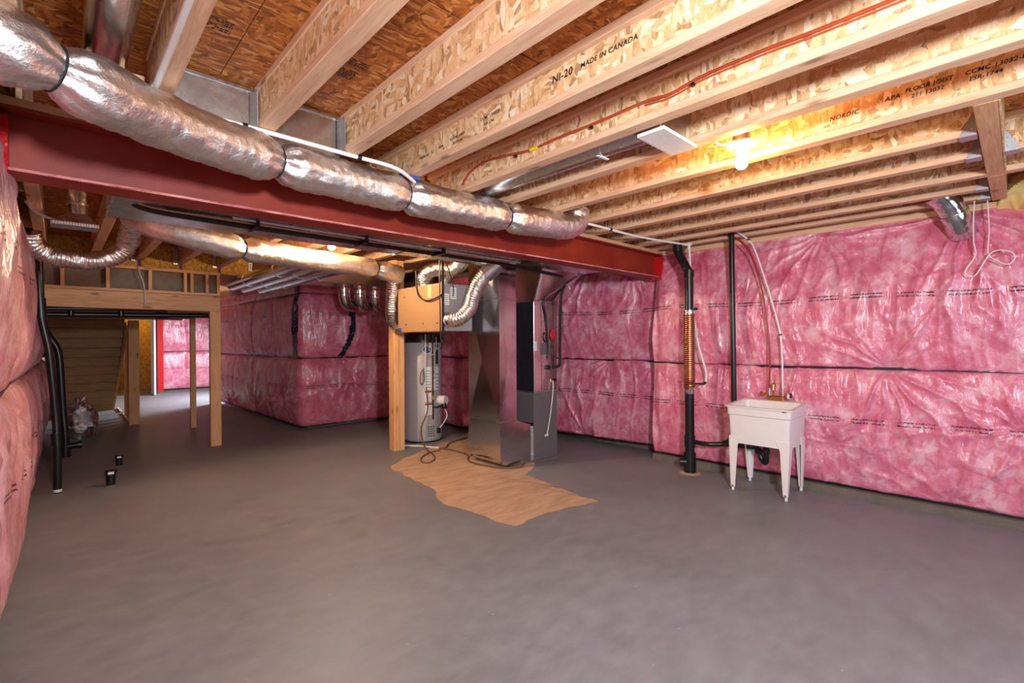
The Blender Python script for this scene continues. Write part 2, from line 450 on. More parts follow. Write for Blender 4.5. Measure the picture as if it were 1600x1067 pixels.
_s = EDGE_RED.noise(EDGE_RED.map(EDGE_RED.pos(), (3, 3, 30)), 2.0, 6, .7)
EDGE_RED.set('Base Color', EDGE_RED.ramp(_s.outputs['Fac'], [(.38, rgb(150, 50, 44)), (.52, rgb(208, 128, 126)), (.66, rgb(224, 164, 160))])); EDGE_RED.set('Roughness', .6); EDGE_RED = EDGE_RED.m
RED_TAPE = mat_plain('red_tape', rgb(196, 16, 24), .3, bump=(40, .5))
GALV = mat_metal('galvanised', (.62, .63, .65, 1), .26)
GALV_SHINY = mat_metal('galvanised_bright', (.66, .66, .68, 1), .17)
GALV_DULL = mat_metal('galvanised_dull', (.55, .56, .58, 1), .4)
FOIL = mat_foil('foil_jacket')
HANG = mat_plain('hanger_steel', (.42, .45, .49, 1), .42, .75, bump=(60, .1))
FLEX = mat_foil('foil_flex', (.86, .83, .8, 1), .2, .4)
BLACK_ABS = mat_plain('black_abs', rgb(24, 24, 27), .3, var=.05)
BLACK_FOAM = mat_plain('black_foam', rgb(30, 29, 31), .75)
WHITE_PL = mat_plain('white_plastic', rgb(238, 236, 236), .35, var=.02)
TUB_M = mat_plain('tub_white', rgb(236, 232, 234), .32, var=.015)
RED_PEX = mat_plain('red_pex', rgb(150, 34, 28), .35, var=.08)
ORANGE_PEX = mat_plain('oxblood_tube', rgb(176, 74, 44), .3, var=.1)
COPPER = mat_metal('copper', (.50, .22, .12, 1), .36, False)
BRASS = mat_metal('brass', (.72, .48, .16, 1), .25, False)
GREY_CAB = mat_plain('cabinet_grey', rgb(104, 100, 104), .45, var=.03)
TANK_GREY = mat_plain('tank_grey', rgb(170, 168, 172), .38, var=.03)
BOX_GREY = mat_plain('box_grey', rgb(150, 146, 152), .45, var=.03)
BOX_TAN = mat_plain('box_tan', rgb(156, 122, 88), .55, var=.04)
PAPER = mat_plain('label_paper', rgb(232, 230, 234), .6, var=.02)
BLUE = mat_plain('label_blue', rgb(48, 74, 150), .4)
REDINK = mat_plain('label_red', rgb(190, 40, 44), .5)
INK = mat_plain('black_ink', rgb(34, 26, 22), .7)
HOSE = mat_plain('brown_hose', rgb(112, 86, 62), .45)
GREYCABLE = mat_plain('grey_cable', rgb(190, 190, 196), .45)
YELLOW = mat_plain('yellow_sleeve', rgb(240, 214, 30), .5)
YELLOW_BAG = mat_insul('yellow_wool', rgb(206, 176, 90), rgb(228, 204, 128), rgb(240, 226, 170), (9.,), gloss=.9)
DRYWALL = mat_plain('board_back', rgb(124, 112, 102), .9)
DOOR_W = mat_plain('door_white', rgb(232, 228, 226), .45, var=.02)
PORC = mat_plain('porcelain', rgb(244, 240, 236), .25, var=.02)
BULB = mat_emit('bulb_glow', (1, .56, .19, 1), 440)
BULB_B = mat_emit('bulb_glow_back', (1, .70, .42, 1), 2600)
BULB_C = mat_emit('bulb_glow_far', (1, .72, .25, 1), 300)

Z = 2.71          # underside of the joists
ZT = 2.95         # underside of the subfloor

# ------------------------------------------------------------------ setting
struct(MB().box(-.6, 6.4, -2.6, 20.6, -.2, 0).build('floor', FLOOR), 'grey painted concrete basement floor')
_c = [(2.95, 5.34), (3.46, 5.70), (4.24, 6.06), (4.7, 6.0), (4.6, 5.0), (4.36, 4.20), (3.92, 3.93), (3.75, 2.80), (3.2, 2.92), (2.77, 2.91), (2.66, 3.80), (2.83, 4.15)]
P = resample([Vector((x, y, 0)) for x, y in _c + _c[:1]], .03)[:-1]
mb = MB(); n = len(P); ctr = Vector((3.6, 4.3, 0))
rim = [p + Vector((mnoise.noise(p * 6), mnoise.noise(p * 6 + Vector((9, 9, 9))), 0)) * .05 for p in P]
mb.add([(p.x, p.y, .0015) for p in rim] + [(ctr.x, ctr.y, .0015)], [(i, (i + 1) % n, n) for i in range(n)])
struct(mb.build('floor_patch', PATCH), 'bare tan concrete left unpainted beside the furnace')

ceil = struct(MB().box(-.6, 6.4, -2.6, 20.6, ZT + .02, ZT + .1).build('ceiling', OSB_DARK), 'underside of the strand board subfloor')
k = 0
for j, y0 in enumerate(np.arange(-2.0, 8.5, 1.22)):
    for x0 in np.arange(-.6 - (1.22 if j % 2 else 0), 6.3, 2.44):
        a, b = max(-.55, x0 + .002), min(6.3, x0 + 2.438)
        if b - a > .05:
            MB().box(a, b, y0 + .004, y0 + 1.216, ZT, ZT + .018).build('osb_panel', OSB_DARK, ceil)

rs = random.Random(3)
for (sx_, sy_, w_, h_) in ((.47, 2.36, .10, .10), (.98, 2.36, .16, .09), (1.06, 2.25, .10, .06)):
    mb = MB()
    for r_ in range(6):
        x = 0
        while x < w_:
            l_ = rs.uniform(.005, .018)
            if rs.random() < .75: mb.box(sx_ + x, sx_ + min(w_, x + l_), sy_ + r_ * h_ / 6, sy_ + r_ * h_ / 6 + h_ / 11, ZT - .0012, ZT + .001)
            x += l_ + .004
    st = mb.build('panel_stamp', INK, ceil); st['kind'] = 'stuff'

struct(MB().box(-.6, -.34, -2.6, 20.6, 0, 3).build('wall_left', CONC))
struct(MB().box(5.92, 6.3, -2.6, 3.32, 0, 3).build('wall_right', CONC))
struct(MB().box(6.06, 6.3, 3.32, 20.6, 0, 3).build('wall_right', CONC))
struct(MB().box(-.6, 6.3, -2.7, -2.5, 0, 3).build('wall_front', CONC))
struct(MB().box(3.25, 5.9, 8.8, 14.1, 0, 3).box(5.25, 5.96, 5.45, 8.8, 0, 3).build('wall_middle', CONC))
struct(MB().box(4.7, 5.96, 14.1, 18.2, 0, 3).build('wall_side', CONC))
wf = MB().box(2.16, 4.7, 18.2, 18.35, 0, 3).box(-.4, .9, 18.2, 18.35, 0, 3).box(.9, 2.16, 18.2, 18.35, 2.3, 3)
struct(wf.build('wall_back', CONC))
struct(MB().box(.3, .4, 18.35, 20.4, 0, 2.6).box(2.9, 3.0, 18.35, 20.4, 0, 2.6).box(.4, 2.9, 20.3, 20.4, 0, 2.6).box(.3, 3.0, 18.35, 20.4, 2.6, 2.7).build('wall_closet', OSB_RIM), 'yellowish strand board walls of the lit room beyond the door')
struct(MB().box(5.615, 5.8, -2.5, 3.29, 0, .075).build('trim_1', CONC), 'rough concrete footing ledge under the right wall insulation')
struct(MB().box(5.80, 5.90, -2.5, 3.3, 2.66, 2.71).box(5.84, 5.9, -2.5, 3.3, 2.71, ZT).build('trim_2', WOOD_Y), 'wood sill plate and rim board above the right wall')

# door at the far end, seen on its edge
dj = struct(MB().box(2.06, 2.16, 18.1, 18.38, 0, 2.3).box(.9, 2.16, 18.1, 18.38, 2.24, 2.3).box(.86, .92, 18.1, 18.38, 0, 2.3).build('door_1', DOOR_W), 'white door frame of the lit room at the far end')
MB().box(2.03, 2.075, 17.45, 18.1, .01, 2.22).build('door_leaf', DOOR_W, dj, bevel=.004)
MB().lathe((2.03, 17.5, 1.02), [(.0, -.03), (.03, -.02), (.034, 0), (.03, .02), (0, .03)], 14).build('door_knob', GALV_DULL, dj, True)

# ------------------------------------------------------------------ insulation blankets
def blanket(label, path, tiers, seed, mat, hem_z, strap_z, step, stapl=(), seams=(), amp=.085, wob=.05, extra=None):
    x, y = path[0]
    t = thing('insulation_blanket', label, 'insulation', (x, y, 0), None)
    for i, (z0, z1) in enumerate(tiers):
        sheet('batt', path, z0, z1, amp, seed + i * 5.3, mat, t, step, stapl[i] if stapl else (), seams, wob)
    band('seam_strap', path, strap_z, .022, 0, seed, BLACK_STRAP, t, off=.022)
    band('hem_strap', path, hem_z, .018, 0, seed + 1, BLACK_STRAP, t, off=.02)
    return t
LEAN[3.0 + 5.3] = .16
# u runs from the far end towards the camera on the right wall
rp = [(5.69, 3.30), (5.69, -2.3)]
up = [(.55, 2.64, .5, .016, 17), (1.9, 2.66, .7, .02, 23), (2.95, 2.68, 1.0, .034, 27), (3.05, 2.2, .5, .014, 15), (2.45, 1.27, .5, .022, 21), (.9, 1.27, .35, .014, 17), (3.9, 1.27, .6, .018, 19)]
lo = [(2.45, 1.27, .75, .026, 21), (1.55, 1.27, .45, .018, 19), (1.55, .9, .4, .012, 13), (.45, 1.27, .4, .014, 17), (3.3, .8, .6, .016, 15), (2.0, .5, .4, .01, 13), (2.9, .12, .6, .014, 17)]
blanket('glossy pink insulation blanket on the wall behind the white laundry tub', rp, [(.095, 1.26), (1.265, 2.68)], 3.0, INS_R, .09, 1.262, .0125, (lo, up), (.02,), amp=.075, wob=.045)
bp = [(5.78, 5.40), (6.02, 3.31)]
ub = [(.9, 2.62, .8, .026, 21), (1.7, 2.6, .7, .024, 21), (1.25, 1.27, .5, .018, 15)]
lb = [(1.25, 1.27, .7, .026, 19), (.85, .1, .8, .024, 17), (1.95, 1.2, .5, .018, 15)]
blanket('pink insulation blanket on the wall just behind the furnace, below the beam end', bp, [(.10, 1.26), (1.265, 2.64)], 8.0, INS_R, .1, 1.262, .015, (lb, ub), (), amp=.075)
cp = [(3.0, 14.1), (3.14, 8.72), (5.14, 8.66), (5.14, 5.5)]
uc = [(1.2, 1.27, .7, .02, 21), (4.1, 1.27, .6, .018, 17), (2.6, 1.3, .8, .022, 25), (6.6, 1.9, .5, .016, 17)]
lc = [(1.2, .1, .8, .02, 19), (3.0, .1, .8, .02, 19), (4.6, .5, .8, .018, 21), (6.2, .9, .6, .018, 15)]
cb = blanket('pink insulation blanket wrapped round the jutting wall corner behind the wood post', cp, [(.05, 1.26), (1.265, 2.42)], 14.0, INS_C, .055, 1.262, .03, (lc, uc), (1.6, 2.9, 4.0), amp=.10)
sheet('top_flap', cp, 2.43, 2.66, .03, 21., INS_C, cb, .03)
def tape_strip(name, path, u0, z0, z1, w, amp, seed, mat, parent, seams, stapl, drift):
    S, N, u = path_fn(path, .03); mb = MB(); loops = []
    for z in np.linspace(z0, z1, 26):
        tt = (z - z0) / (z1 - z0); uc_ = u0 + drift(tt); L = []
        for s, o in ((-.5, .012), (.5, .012), (.5, -.002), (-.5, -.002)):
            uu = uc_ + s * w
            i = min(len(u) - 1, max(0, int(np.searchsorted(u, uu))))
            d = float(depth(np.array([uu]), np.array([z]), 1.265, 2.42, amp, seed, stapl, seams, .05)[0])
            d = max(d, .04)
            q = S[i] + N[i] * (d + o)
            L.append((q[0], q[1], z))
        loops.append(L)
    mb.loft(loops); return mb.build(name, mat, parent, True)
tape_strip('flecked_tape', cp, 5.18, 1.28, 2.60, .12, .10, 19.3, NAVY_STRAP, cb, (1.6, 2.9, 4.0), uc, lambda t: .08 * math.sin(t * 3))
tape_strip('flecked_tape', cp, 5.98, 1.28, 2.34, .11, .10, 19.3, NAVY_STRAP, cb, (1.6, 2.9, 4.0), uc, lambda t: .22 * math.sin(t * PI * .8))
lp = [(-.28, -2.3), (-.28, 5.0), (-.255, 7.0), (-.255, 16.0)]
sl = [(5.0, 1.2, .8, .02, 21), (6.6, 1.27, .7, .02, 19), (3.6, 1.2, .7, .02, 21)]
blanket('pink insulation blanket on the wall at the near left, printed and bulging', lp, [(.08, 1.26), (1.265, 2.64)], 25.0, INS_L, .08, 1.262, .03, (sl, sl), (5.9, 7.0, 8.6, 10.0), amp=.09, wob=.06)
fp = [(2.2, 18.15), (4.65, 18.15)]
fb = blanket('pink insulation blanket at the far end beside the white door frame', fp, [(.1, 1.26), (1.265, 2.5)], 31.0, INS_C, .1, 1.262, .04, (), (.7, 1.5), amp=.07)
MB().box(2.18, 2.33, 18.0, 18.02, .05, 2.5).build('red_tape', RED_TAPE, fb)

# ------------------------------------------------------------------ joists
FW = .085
def joist(x, y0, y1, label, stack='osb'):
    t = thing('floor_joist', label, 'joist', (x - FW / 2, y0, Z), 'wooden I-joists')
    MB().box(x - FW, x, y0, y1, Z, Z + .04).build('bottom_flange', WOOD_Y, t, bevel=.003)
    MB().box(x - FW, x, y0, y1, ZT - .04, ZT).build('top_flange', WOOD_Y, t, bevel=.003)
    wt = .036 if stack == 'solid' else .012
    MB().box(x - FW / 2 - wt, x - FW / 2 + wt, y0, y1, Z + .04, ZT - .04).build('web', OSB_PALE, t)
    return t
JX = [-.095, .397, .872, 1.357, 1.852, 2.345, 2.795, 3.31, 3.86, 4.345, 4.86, 5.30, 5.66]
FRONT = [
 (-2.4, 2.88, 'I-joist tight to the left wall above the start of the foil duct'),
 (-2.4, 2.88, 'I-joist with a white pipe clipped under it, first one right of the round metal duct'),
 (-2.4, 2.88, 'I-joist between two tin panels, second one right of the round metal duct'),
 (-2.4, 2.88, 'I-joist ending in a hanger at the right edge of the tin panels'),
 (-2.4, 3.42, 'I-joist with small black lettering along its web, fourth from the white pipe joist'),
 (-2.4, 3.42, 'I-joist with the thin oxblood tube running along its web'),
 (-2.4, 3.42, 'I-joist between the white air register and the lit ceiling bulb'),
 (-2.4, 3.42, 'I-joist just beyond the lit bulb, with bold black lettering lit orange'),
 (.165, 3.42, 'short I-joist hung on the wood header, next after the boldly lettered joist'),
 (.165, 3.42, 'short I-joist in a hanger, second one along the wood header'),
 (-2.4, 3.42, 'long I-joist that splits the wood header into two lengths'),
 (.165, 3.42, 'short I-joist in the first small hanger near the wall insulation'),
 (.165, 3.42, 'short I-joist right along the insulated wall, in the last small hanger'),
]
J = []
for i, (x, (y0, y1, lab)) in enumerate(zip(JX, FRONT)): J.append(joist(x, y0, y1, lab, 'solid' if i < 4 else 'osb'))
BACKLAB = ['against the left wall', 'left of the small hanging register', 'over the stair landing, third from the left wall', 'over the stair landing, fourth from the left wall',
           'over the right end of the stair landing', 'above the three bare round pipes', 'above the foil flex duct end', 'above the wood post', 'above the air exchanger box', 'above the furnace return duct']
for i, lab in enumerate(BACKLAB):
    joist(JX[i], 3.46, 8.46, 'I-joist behind the red beam, ' + lab)
# lettering printed on two webs
wx = JX[4] - FW / 2 - .0125
for s, size, y, z in (('NI-20', .052, 1.60, 2.835), ('MADE IN CANADA', .034, 1.42, 2.838), ('NORDIC', .026, 2.80, 2.79), ('APA', .024, 2.58, 2.80),
                      ('FLOOR JOIST', .024, 2.46, 2.812), ('CCMC 13032-R', .024, 2.16, 2.835), ('203522467', .022, 2.43, 2.782), ('FSR-1744', .022, 2.13, 2.80)):
    text_obj('printed_lettering', s, size, (wx, y, z), (0, -1, 0), (0, 0, 1), INK, J[4], shear=.12)
wx = JX[7] - FW / 2 - .0125
for s, size, y, z in (('NORDIC', .034, .755, 2.815), ('APA', .034, .50, 2.835), ('FLOOR JOIST', .030, .415, 2.85), ('211 13032', .028, .39, 2.815), ('CCMC 13032-R', .030, .185, 2.85), ('ESR-1744', .028, .17, 2.815)):
    text_obj('printed_lettering', s, size, (wx, y, z), (0, -1, 0), (0, 0, 1), INK, J[7], shear=.16)
# ends of joists at the tin panels
def hanger(x, y, lab, s=1, h=.24, cat='bracket'):
    """U-shaped galvanised joist hanger: two side straps, a seat"""
    t = thing('joist_hanger', lab, cat, (x - FW / 2, y, Z), 'joist hangers')
    y2 = y + s * .06
    for xx in (x - FW - .003, x + .003):
        mb = MB(); loops = []
        for (yy, zz) in ((y, Z - .004), (y + s * .075, Z - .004), (y + s * .05, Z + .055), (y + s * .012, Z + h * .55), (y + s * .008, Z + h * .92), (y, Z + h * .92)):
            loops.append((yy, zz))
        vs = [(xx - .0012, a, b) for a, b in loops] + [(xx + .0012, a, b) for a, b in loops]; n = len(loops)
        mb.add(vs, [tuple(range(n - 1, -1, -1)), tuple(range(n, 2 * n))] + [(i, (i + 1) % n, n + (i + 1) % n, n + i) for i in range(n)])
        mb.build('side_strap', HANG, t)
    MB().box(x - FW - .004, x + .004, y, y + s * .075, Z - .005, Z - .002).build('hanger_seat', HANG, t)
    mb = MB()
    for q in range(4):
        mb.lathe((x - FW - .006, y + s * .02, Z + .03 + q * .045), [(0, -.004), (.004, -.002), (.004, .002), (0, .004)], 6)
    mb.build('nail_heads', GALV_DULL, t)['kind'] = 'stuff'
    return t
hanger(JX[8], .165, 'galvanised hanger at the upper end of the wood header, first in the row')
hanger(JX[9], .165, 'galvanised hanger second along the wood header')
hanger(JX[11], .165, 'small galvanised hanger just above the wall vent elbow')
hanger(JX[12], .165, 'small galvanised hanger lowest in the corner by the wall insulation')
hanger(JX[9], .07, 'galvanised hanger on the far side of the wood header', -1)
joist(JX[9], -2.4, .07, 'I-joist stub on the far side of the wood header')
for x, lab in ((JX[2], 'galvanised end strap between the two tin panels'), (JX[3], 'galvanised end strap at the right edge of the tin panels')):
    t = thing('joist_hanger', lab, 'bracket', (x - FW, 2.86, Z), 'joist hangers')
    MB().box(x - FW - .022, x - FW - .004, 2.868, 2.874, Z, ZT - .03).build('side_strap', GALV, t)
    MB().box(x - FW - .006, x - FW - .002, 2.80, 2.874, Z, ZT - .03).build('side_strap', GALV_DULL, t)
for i in range(2, 6):
    x = JX[i]
    t = thing('joist_hanger', ['', '', 'beaded metal strap at the far end of the joist left over the stair landing', 'beaded metal strap over the middle of the stair landing', 'beaded metal strap over the right end of the stair landing', 'beaded metal strap beside the bare round pipes'][i], 'bracket', (x - FW - .03, 8.44, Z), 'joist hangers')
    MB().box(x - FW - .05, x - FW - .004, 8.44, 8.446, Z - .02, ZT - .02).build('side_strap', GALV_DULL, t)
    mb = MB()
    for q in range(6): mb.lathe((x - FW - .027, 8.436, Z + .01 + q * .036), [(0, -.012), (.010, -.006), (.012, 0), (.010, .006), (0, .012)], 8)
    mb.build('nail_heads', GALV_SHINY, t, True)['kind'] = 'stuff'

# wood headers near the right wall, end grain edge paler
hd = tag(MB().box(3.31 + .004, 4.86 - FW - .004, .07, .16, Z - .002, ZT).build('wood_header', WOOD_X, bevel=.003), 'short wood header carrying two hung joists, beyond the lit bulb', 'header', 'wood headers')
MB().box(3.32, 4.77, .062, .0695, Z - .003, ZT).build('plywood_facing', OSB_PALE, hd)
hd2 = tag(MB().box(4.864, 5.72, .07, .16, Z - .002, ZT).build('wood_header', WOOD_X, bevel=.003), 'short wood header dropping to the insulated wall beside yellow wool', 'header', 'wood headers')
tag(sheet('wool_bag', [(5.92, .06), (5.80, -.03), (5.74, -.20), (5.72, -1.2)], 2.60, 2.93, .13, 40., YELLOW_BAG, None, .012, [(.3, 2.94, .5, .06, 13), (.9, 2.6, .4, .05, 11)], (), .12), 'yellow wool in clear film tucked above the wall beside the header', 'insulation')
tag(MB().box(.02, .30, 2.80, 2.84, Z + .03, Z + .09).box(.20, .24, 2.81, 2.84, Z - .03, Z + .03).build('wood_blocking', WOOD_X, bevel=.003), 'small T of wood blocking beside the white pipe joist', 'blocking')
for y, lab in ((5.25, 'wood block between left wall and joist, nearest behind the beam'), (6.85, 'wood block between left wall and joist, by the foil U-bend')):
    tag(MB().box(-.33, JX[0] - FW - .003, y, y + .04, Z + .02, Z + .16).build('wood_blocking', WOOD_X, bevel=.003), lab, 'blocking', 'blocking by the left wall')
# rim boards seen yellow behind the landing
for i in range(0, 6):
    a = JX[i] - FW / 2 + .02; b = JX[i + 1] - FW / 2 - .02
    tag(MB().box(a, b, 8.48, 8.50, 2.60, ZT).build('rim_board', OSB_RIM, bevel=.002), 'yellowish rim board closing the joist bay ' + ['at the left wall behind the foil U-bend', 'left over the landing wall', 'second over the landing wall', 'third over the landing wall', 'right end over the landing wall', 'behind the bare round pipes'][i], 'board', 'rim boards over the landing')

# tin panels between joist ends
for i, lab in ((1, 'bright tin panel behind the foil duct, next to the white pipe joist'), (2, 'bright tin panel behind the foil duct, nearer the beam')):
    a, b = JX[i] + .004 - FW * .4, JX[i + 1] - FW - .004
    t = tag(MB().box(a, b, 2.885, 2.893, Z - .06, ZT - .012).build('tin_panel', GALV), lab, 'panel', 'tin panels')
    MB().box(a, b, 2.87, 2.885, ZT - .03, ZT - .014).build('folded_edge', GALV_SHINY, t)

# ------------------------------------------------------------------ red steel beam
t = thing('steel_beam', 'dark red painted steel I-beam crossing the whole basement, red tape at its ends', 'beam', (2.9, 3.32, 2.365)); t['kind'] = 'thing'
XB0, XB1 = -.30, 5.915
MB().box(XB0, XB1, 3.222, 3.418, 2.365, 2.378).build('bottom_flange', STEEL_RED, t)
MB().box(XB0, XB1, 3.2195, 3.222, 2.3655, 2.3785).build('worn_edge', EDGE_RED, t)
MB().box(XB0, XB1, 3.312, 3.328, 2.378, 2.655).build('web', STEEL_RED, t)
MB().box(XB0, XB1, 3.222, 3.418, 2.655, 2.668).build('top_flange', STEEL_RED, t)
MB().box(XB0, XB1, 3.225, 3.415, 2.668, Z - .001).build('sill_plate', WOOD_X, t, bevel=.003)
for xa, xb in ((5.70, 5.915), (-.30, -.165)):
    mb = MB(); loops = []
    for x in np.linspace(xa, xb, 8):
        L = []
        for (yy, zz) in ((3.21, 2.50), (3.21, 2.38), (3.2, 2.352), (3.43, 2.352), (3.43, 2.39), (3.35, 2.4), (3.3, 2.63), (3.25, 2.645), (3.215, 2.62)):
            q = Vector((x, yy, zz)); L.append(q + Vector((0, mnoise.noise(q * 14), mnoise.noise(q * 14 + Vector((5, 5, 5))))) * .02)
        loops.append(L)
    mb.loft(loops); mb.build('red_tape', RED_TAPE, t, True)
mb = MB()
for q in range(3):
    mb.bar((5.50 + q * .13, 3.20 + .0 * q, 2.345 - .01 * q), (5.80 + q * .1, 3.24 + .05 * q, 2.335 + .02 * q), .07, .008)
mb.build('tape_flap', RED_TAPE, t)

# ------------------------------------------------------------------ foil-jacketed duct in front of the beam
def foil_duct(pts, r, name, label, ties, mat=FOIL, step=.016, n=44, crease=.012, tiemat=BLACK_FOAM, cat='duct', flat=0):
    P = resample(spl(pts, 10), step)
    t = thing(name, label, cat, tuple(P[len(P) // 2]))
    L = [0]
    for a, b in zip(P, P[1:]): L.append(L[-1] + (b - a).length)
    T = [L[min(range(len(P)), key=lambda i: abs((P[i].x - tx)))] for tx in ties]
    def rf(s, a, p):
        k = 1.0
        for q in T: k -= .34 * math.exp(-(abs(s - q) / .05) ** 1.3)
        for q in T: k += .05 * math.exp(-((abs(s - q) - .12) / .07) ** 2)
        v = Vector((p.x + math.cos(a) * r, p.y, p.z + math.sin(a) * r))
        e = mnoise.noise(v * 7) * .05 + mnoise.noise(Vector((s * 5, math.cos(a) * 3, math.sin(a) * 3))) * .05
        e += mnoise.noise(Vector((s * 30, math.cos(a) * 4, math.sin(a) * 4))) * crease / r * .5
        for q in T: e += .08 * math.sin(a * 9 + q) * (math.exp(-((s - q) / .10) ** 2) - math.exp(-((s - q) / .02) ** 2))
        return r * (k + e)
    MB().tube(P, r, n, True, rf).build('foil_jacket', mat, t, True, angle=80)
    for q in T:
        i = min(range(len(P)), key=lambda i: abs(L[i] - q))
        i = max(1, min(len(P) - 2, i))
        d = (P[i + 1] - P[i - 1]).normalized()
        MB().tube([P[i] - d * .0028, P[i] + d * .0028], r * .73, 30).build('strap_tie', tiemat, t, True)
    return t
fd = foil_duct([(-.26, 2.33, 2.60), (-.02, 2.42, 2.565), (.13, 2.51, 2.555), (.33, 2.65, 2.56), (.57, 2.77, 2.565), (.9, 2.88, 2.575), (1.32, 2.93, 2.575), (1.78, 2.95, 2.575), (2.25, 2.95, 2.575), (2.78, 2.93, 2.585), (3.25, 2.89, 2.60), (3.5, 2.87, 2.64), (3.55, 2.86, 2.78)],
               .122, 'insulated_duct', 'fat silver foil-jacketed duct lying along the front of the red beam', (-.005, .90, 1.77, 2.72), crease=.016)

# bare round duct in the first bay, top left
t = thing('round_duct', 'bare round metal duct in the joist bay above the foil duct', 'duct', (.155, 2.0, 2.83), 'bare round metal ducts')
MB().cyl((.155, -2.0, 2.84), (.155, 2.84, 2.82), .078, 32).build('pipe', GALV_SHINY, t, True)
MB().cyl((.155, 2.02, 2.822), (.155, 2.06, 2.822), .082, 32).build('crimp_band', GALV, t, True)

# white water pipe along the joist and the beam, then down the wall
t = thing('water_pipe', 'white water pipe clipped under the joists and beam, dropping to the copper coil', 'pipe', (2.9, 2.86, 2.69))
wp = [(.322, -2.0, 2.695), (.322, 2.2, 2.693), (.318, 2.62, 2.688), (.40, 2.80, 2.69), (.62, 2.80, 2.694), (.9, 2.80, 2.695), (1.3, 2.81, 2.697), (1.60, 2.80, 2.690), (1.8, 2.90, 2.675), (2.1, 3.08, 2.66), (3.0, 3.10, 2.66), (3.40, 2.98, 2.67), (3.68, 2.875, 2.682), (4.6, 2.86, 2.682), (5.44, 2.73, 2.684)]
MB().tube(resample(spl(wp, 8), .05), .0125, 12).build('pipe_run', WHITE_PL, t, True)
MB().tube(spl([(5.455, 2.70, 2.69), (5.455, 2.68, 2.3), (5.46, 2.66, 1.95), (5.47, 2.60, 1.5), (5.48, 2.52, 1.2), (5.48, 2.515, 1.06)], 8), .0125, 12).build('pipe_drop', WHITE_PL, t, True)
MB().cyl((5.455, 2.74, 2.684), (5.455, 2.67, 2.684), .017, 12).cyl((5.455, 2.70, 2.70), (5.455, 2.70, 2.63), .017, 12).build('elbow', WHITE_PL, t, True)
MB().tube(spl([(5.48, 2.515, 1.07), (5.478, 2.53, 1.04), (5.45, 2.58, 1.035), (5.41, 2.64, 1.03)], 6), .012, 10).build('brass_tail', BLACK_ABS, t, True)
for (x, y, z) in ((.72, 2.80, 2.694), (1.36, 2.808, 2.696), (4.1, 2.865, 2.682), (4.72, 2.855, 2.682)):
    MB().cyl((x - .012, y, z), (x + .012, y, z), .018, 12).build('pipe_clip', BLACK_ABS, t, True)
MB().box(5.43, 5.48, 2.585, 2.64, 1.90, 1.925).build('pipe_clip', GALV_SHINY, t)

# oxblood tube on the fifth web
t = thing('flexible_tube', 'thin oxblood tube snaking along a joist web with a yellow sleeve', 'tube', (2.28, 1.5, 2.82))
cp_ = [(2.279, 2.955, 2.64), (2.279, 2.953, 2.719), (2.279, 2.938, 2.779), (2.279, 2.851, 2.841), (2.279, 2.686, 2.868), (2.279, 2.478, 2.85), (2.279, 2.227, 2.818), (2.279, 2.002, 2.822), (2.279, 1.658, 2.82), (2.279, 1.367, 2.825), (2.279, 1.22, 2.812), (2.279, 1.053, 2.835), (2.279, .763, 2.837), (2.279, .3, 2.826), (2.279, -2, 2.83)]
MB().tube(resample(spl(cp_, 8), .03), .008, 10).build('tube_run', ORANGE_PEX, t, True)
MB().tube(resample(spl([(x + .004, y, z - .016) for x, y, z in cp_[9:]], 8), .03), .0045, 8).build('tube_run', ORANGE_PEX, t, True)
MB().cyl((2.279, 2.225, 2.818), (2.279, 2.155, 2.818), .0125, 12).build('yellow_sleeve', YELLOW, t, True)
for y, z in ((2.36, 2.815), (1.72, 2.803), (1.10, 2.812)):
    MB().cyl((2.285, y, z), (2.268, y, z), .009, 10).build('clip', BLACK_ABS, t, True)

# round duct with register boot
t = thing('supply_duct', 'bare round metal duct ending in a white louvred ceiling register', 'duct', (2.5, 2.0, 2.79))
MB().cyl((2.50, 3.45, 2.795), (2.50, 1.50, 2.795), .084, 36).build('pipe', GALV, t, True)
MB().cyl((2.50, 1.66, 2.795), (2.50, 1.50, 2.795), .088, 36).build('crimp_band', GALV_SHINY, t, True)
MB().cyl((2.50, 1.80, 2.795), (2.50, 1.785, 2.795), .0865, 36).build('crimp_band', GALV_SHINY, t, True)
MB().box(2.375, 2.665, 1.33, 1.50, 2.70, 2.90).build('boot', GALV, t, bevel=.006)
MB().bar((2.45, 1.81, 2.708), (2.55, 1.80, 2.705), .02, .004).build('foil_tag', PAPER, t)
rg = MB().box(2.352, 2.735, 1.30, 1.318, 2.682, 2.70).box(2.352, 2.735, 1.444, 1.462, 2.682, 2.70).box(2.352, 2.37, 1.318, 1.444, 2.682, 2.70).box(2.717, 2.735, 1.318, 1.444, 2.682, 2.70).box(2.37, 2.717, 1.318, 1.444, 2.694, 2.70).build('register', WHITE_PL, t)
mb = MB()
for q in range(11): mb.bar((2.37, 1.325 + q * .0113, 2.687), (2.718, 1.325 + q * .0113, 2.687), .0065, .010)
lou = mb.build('louvres', WHITE_PL, rg); lou['kind'] = 'stuff'

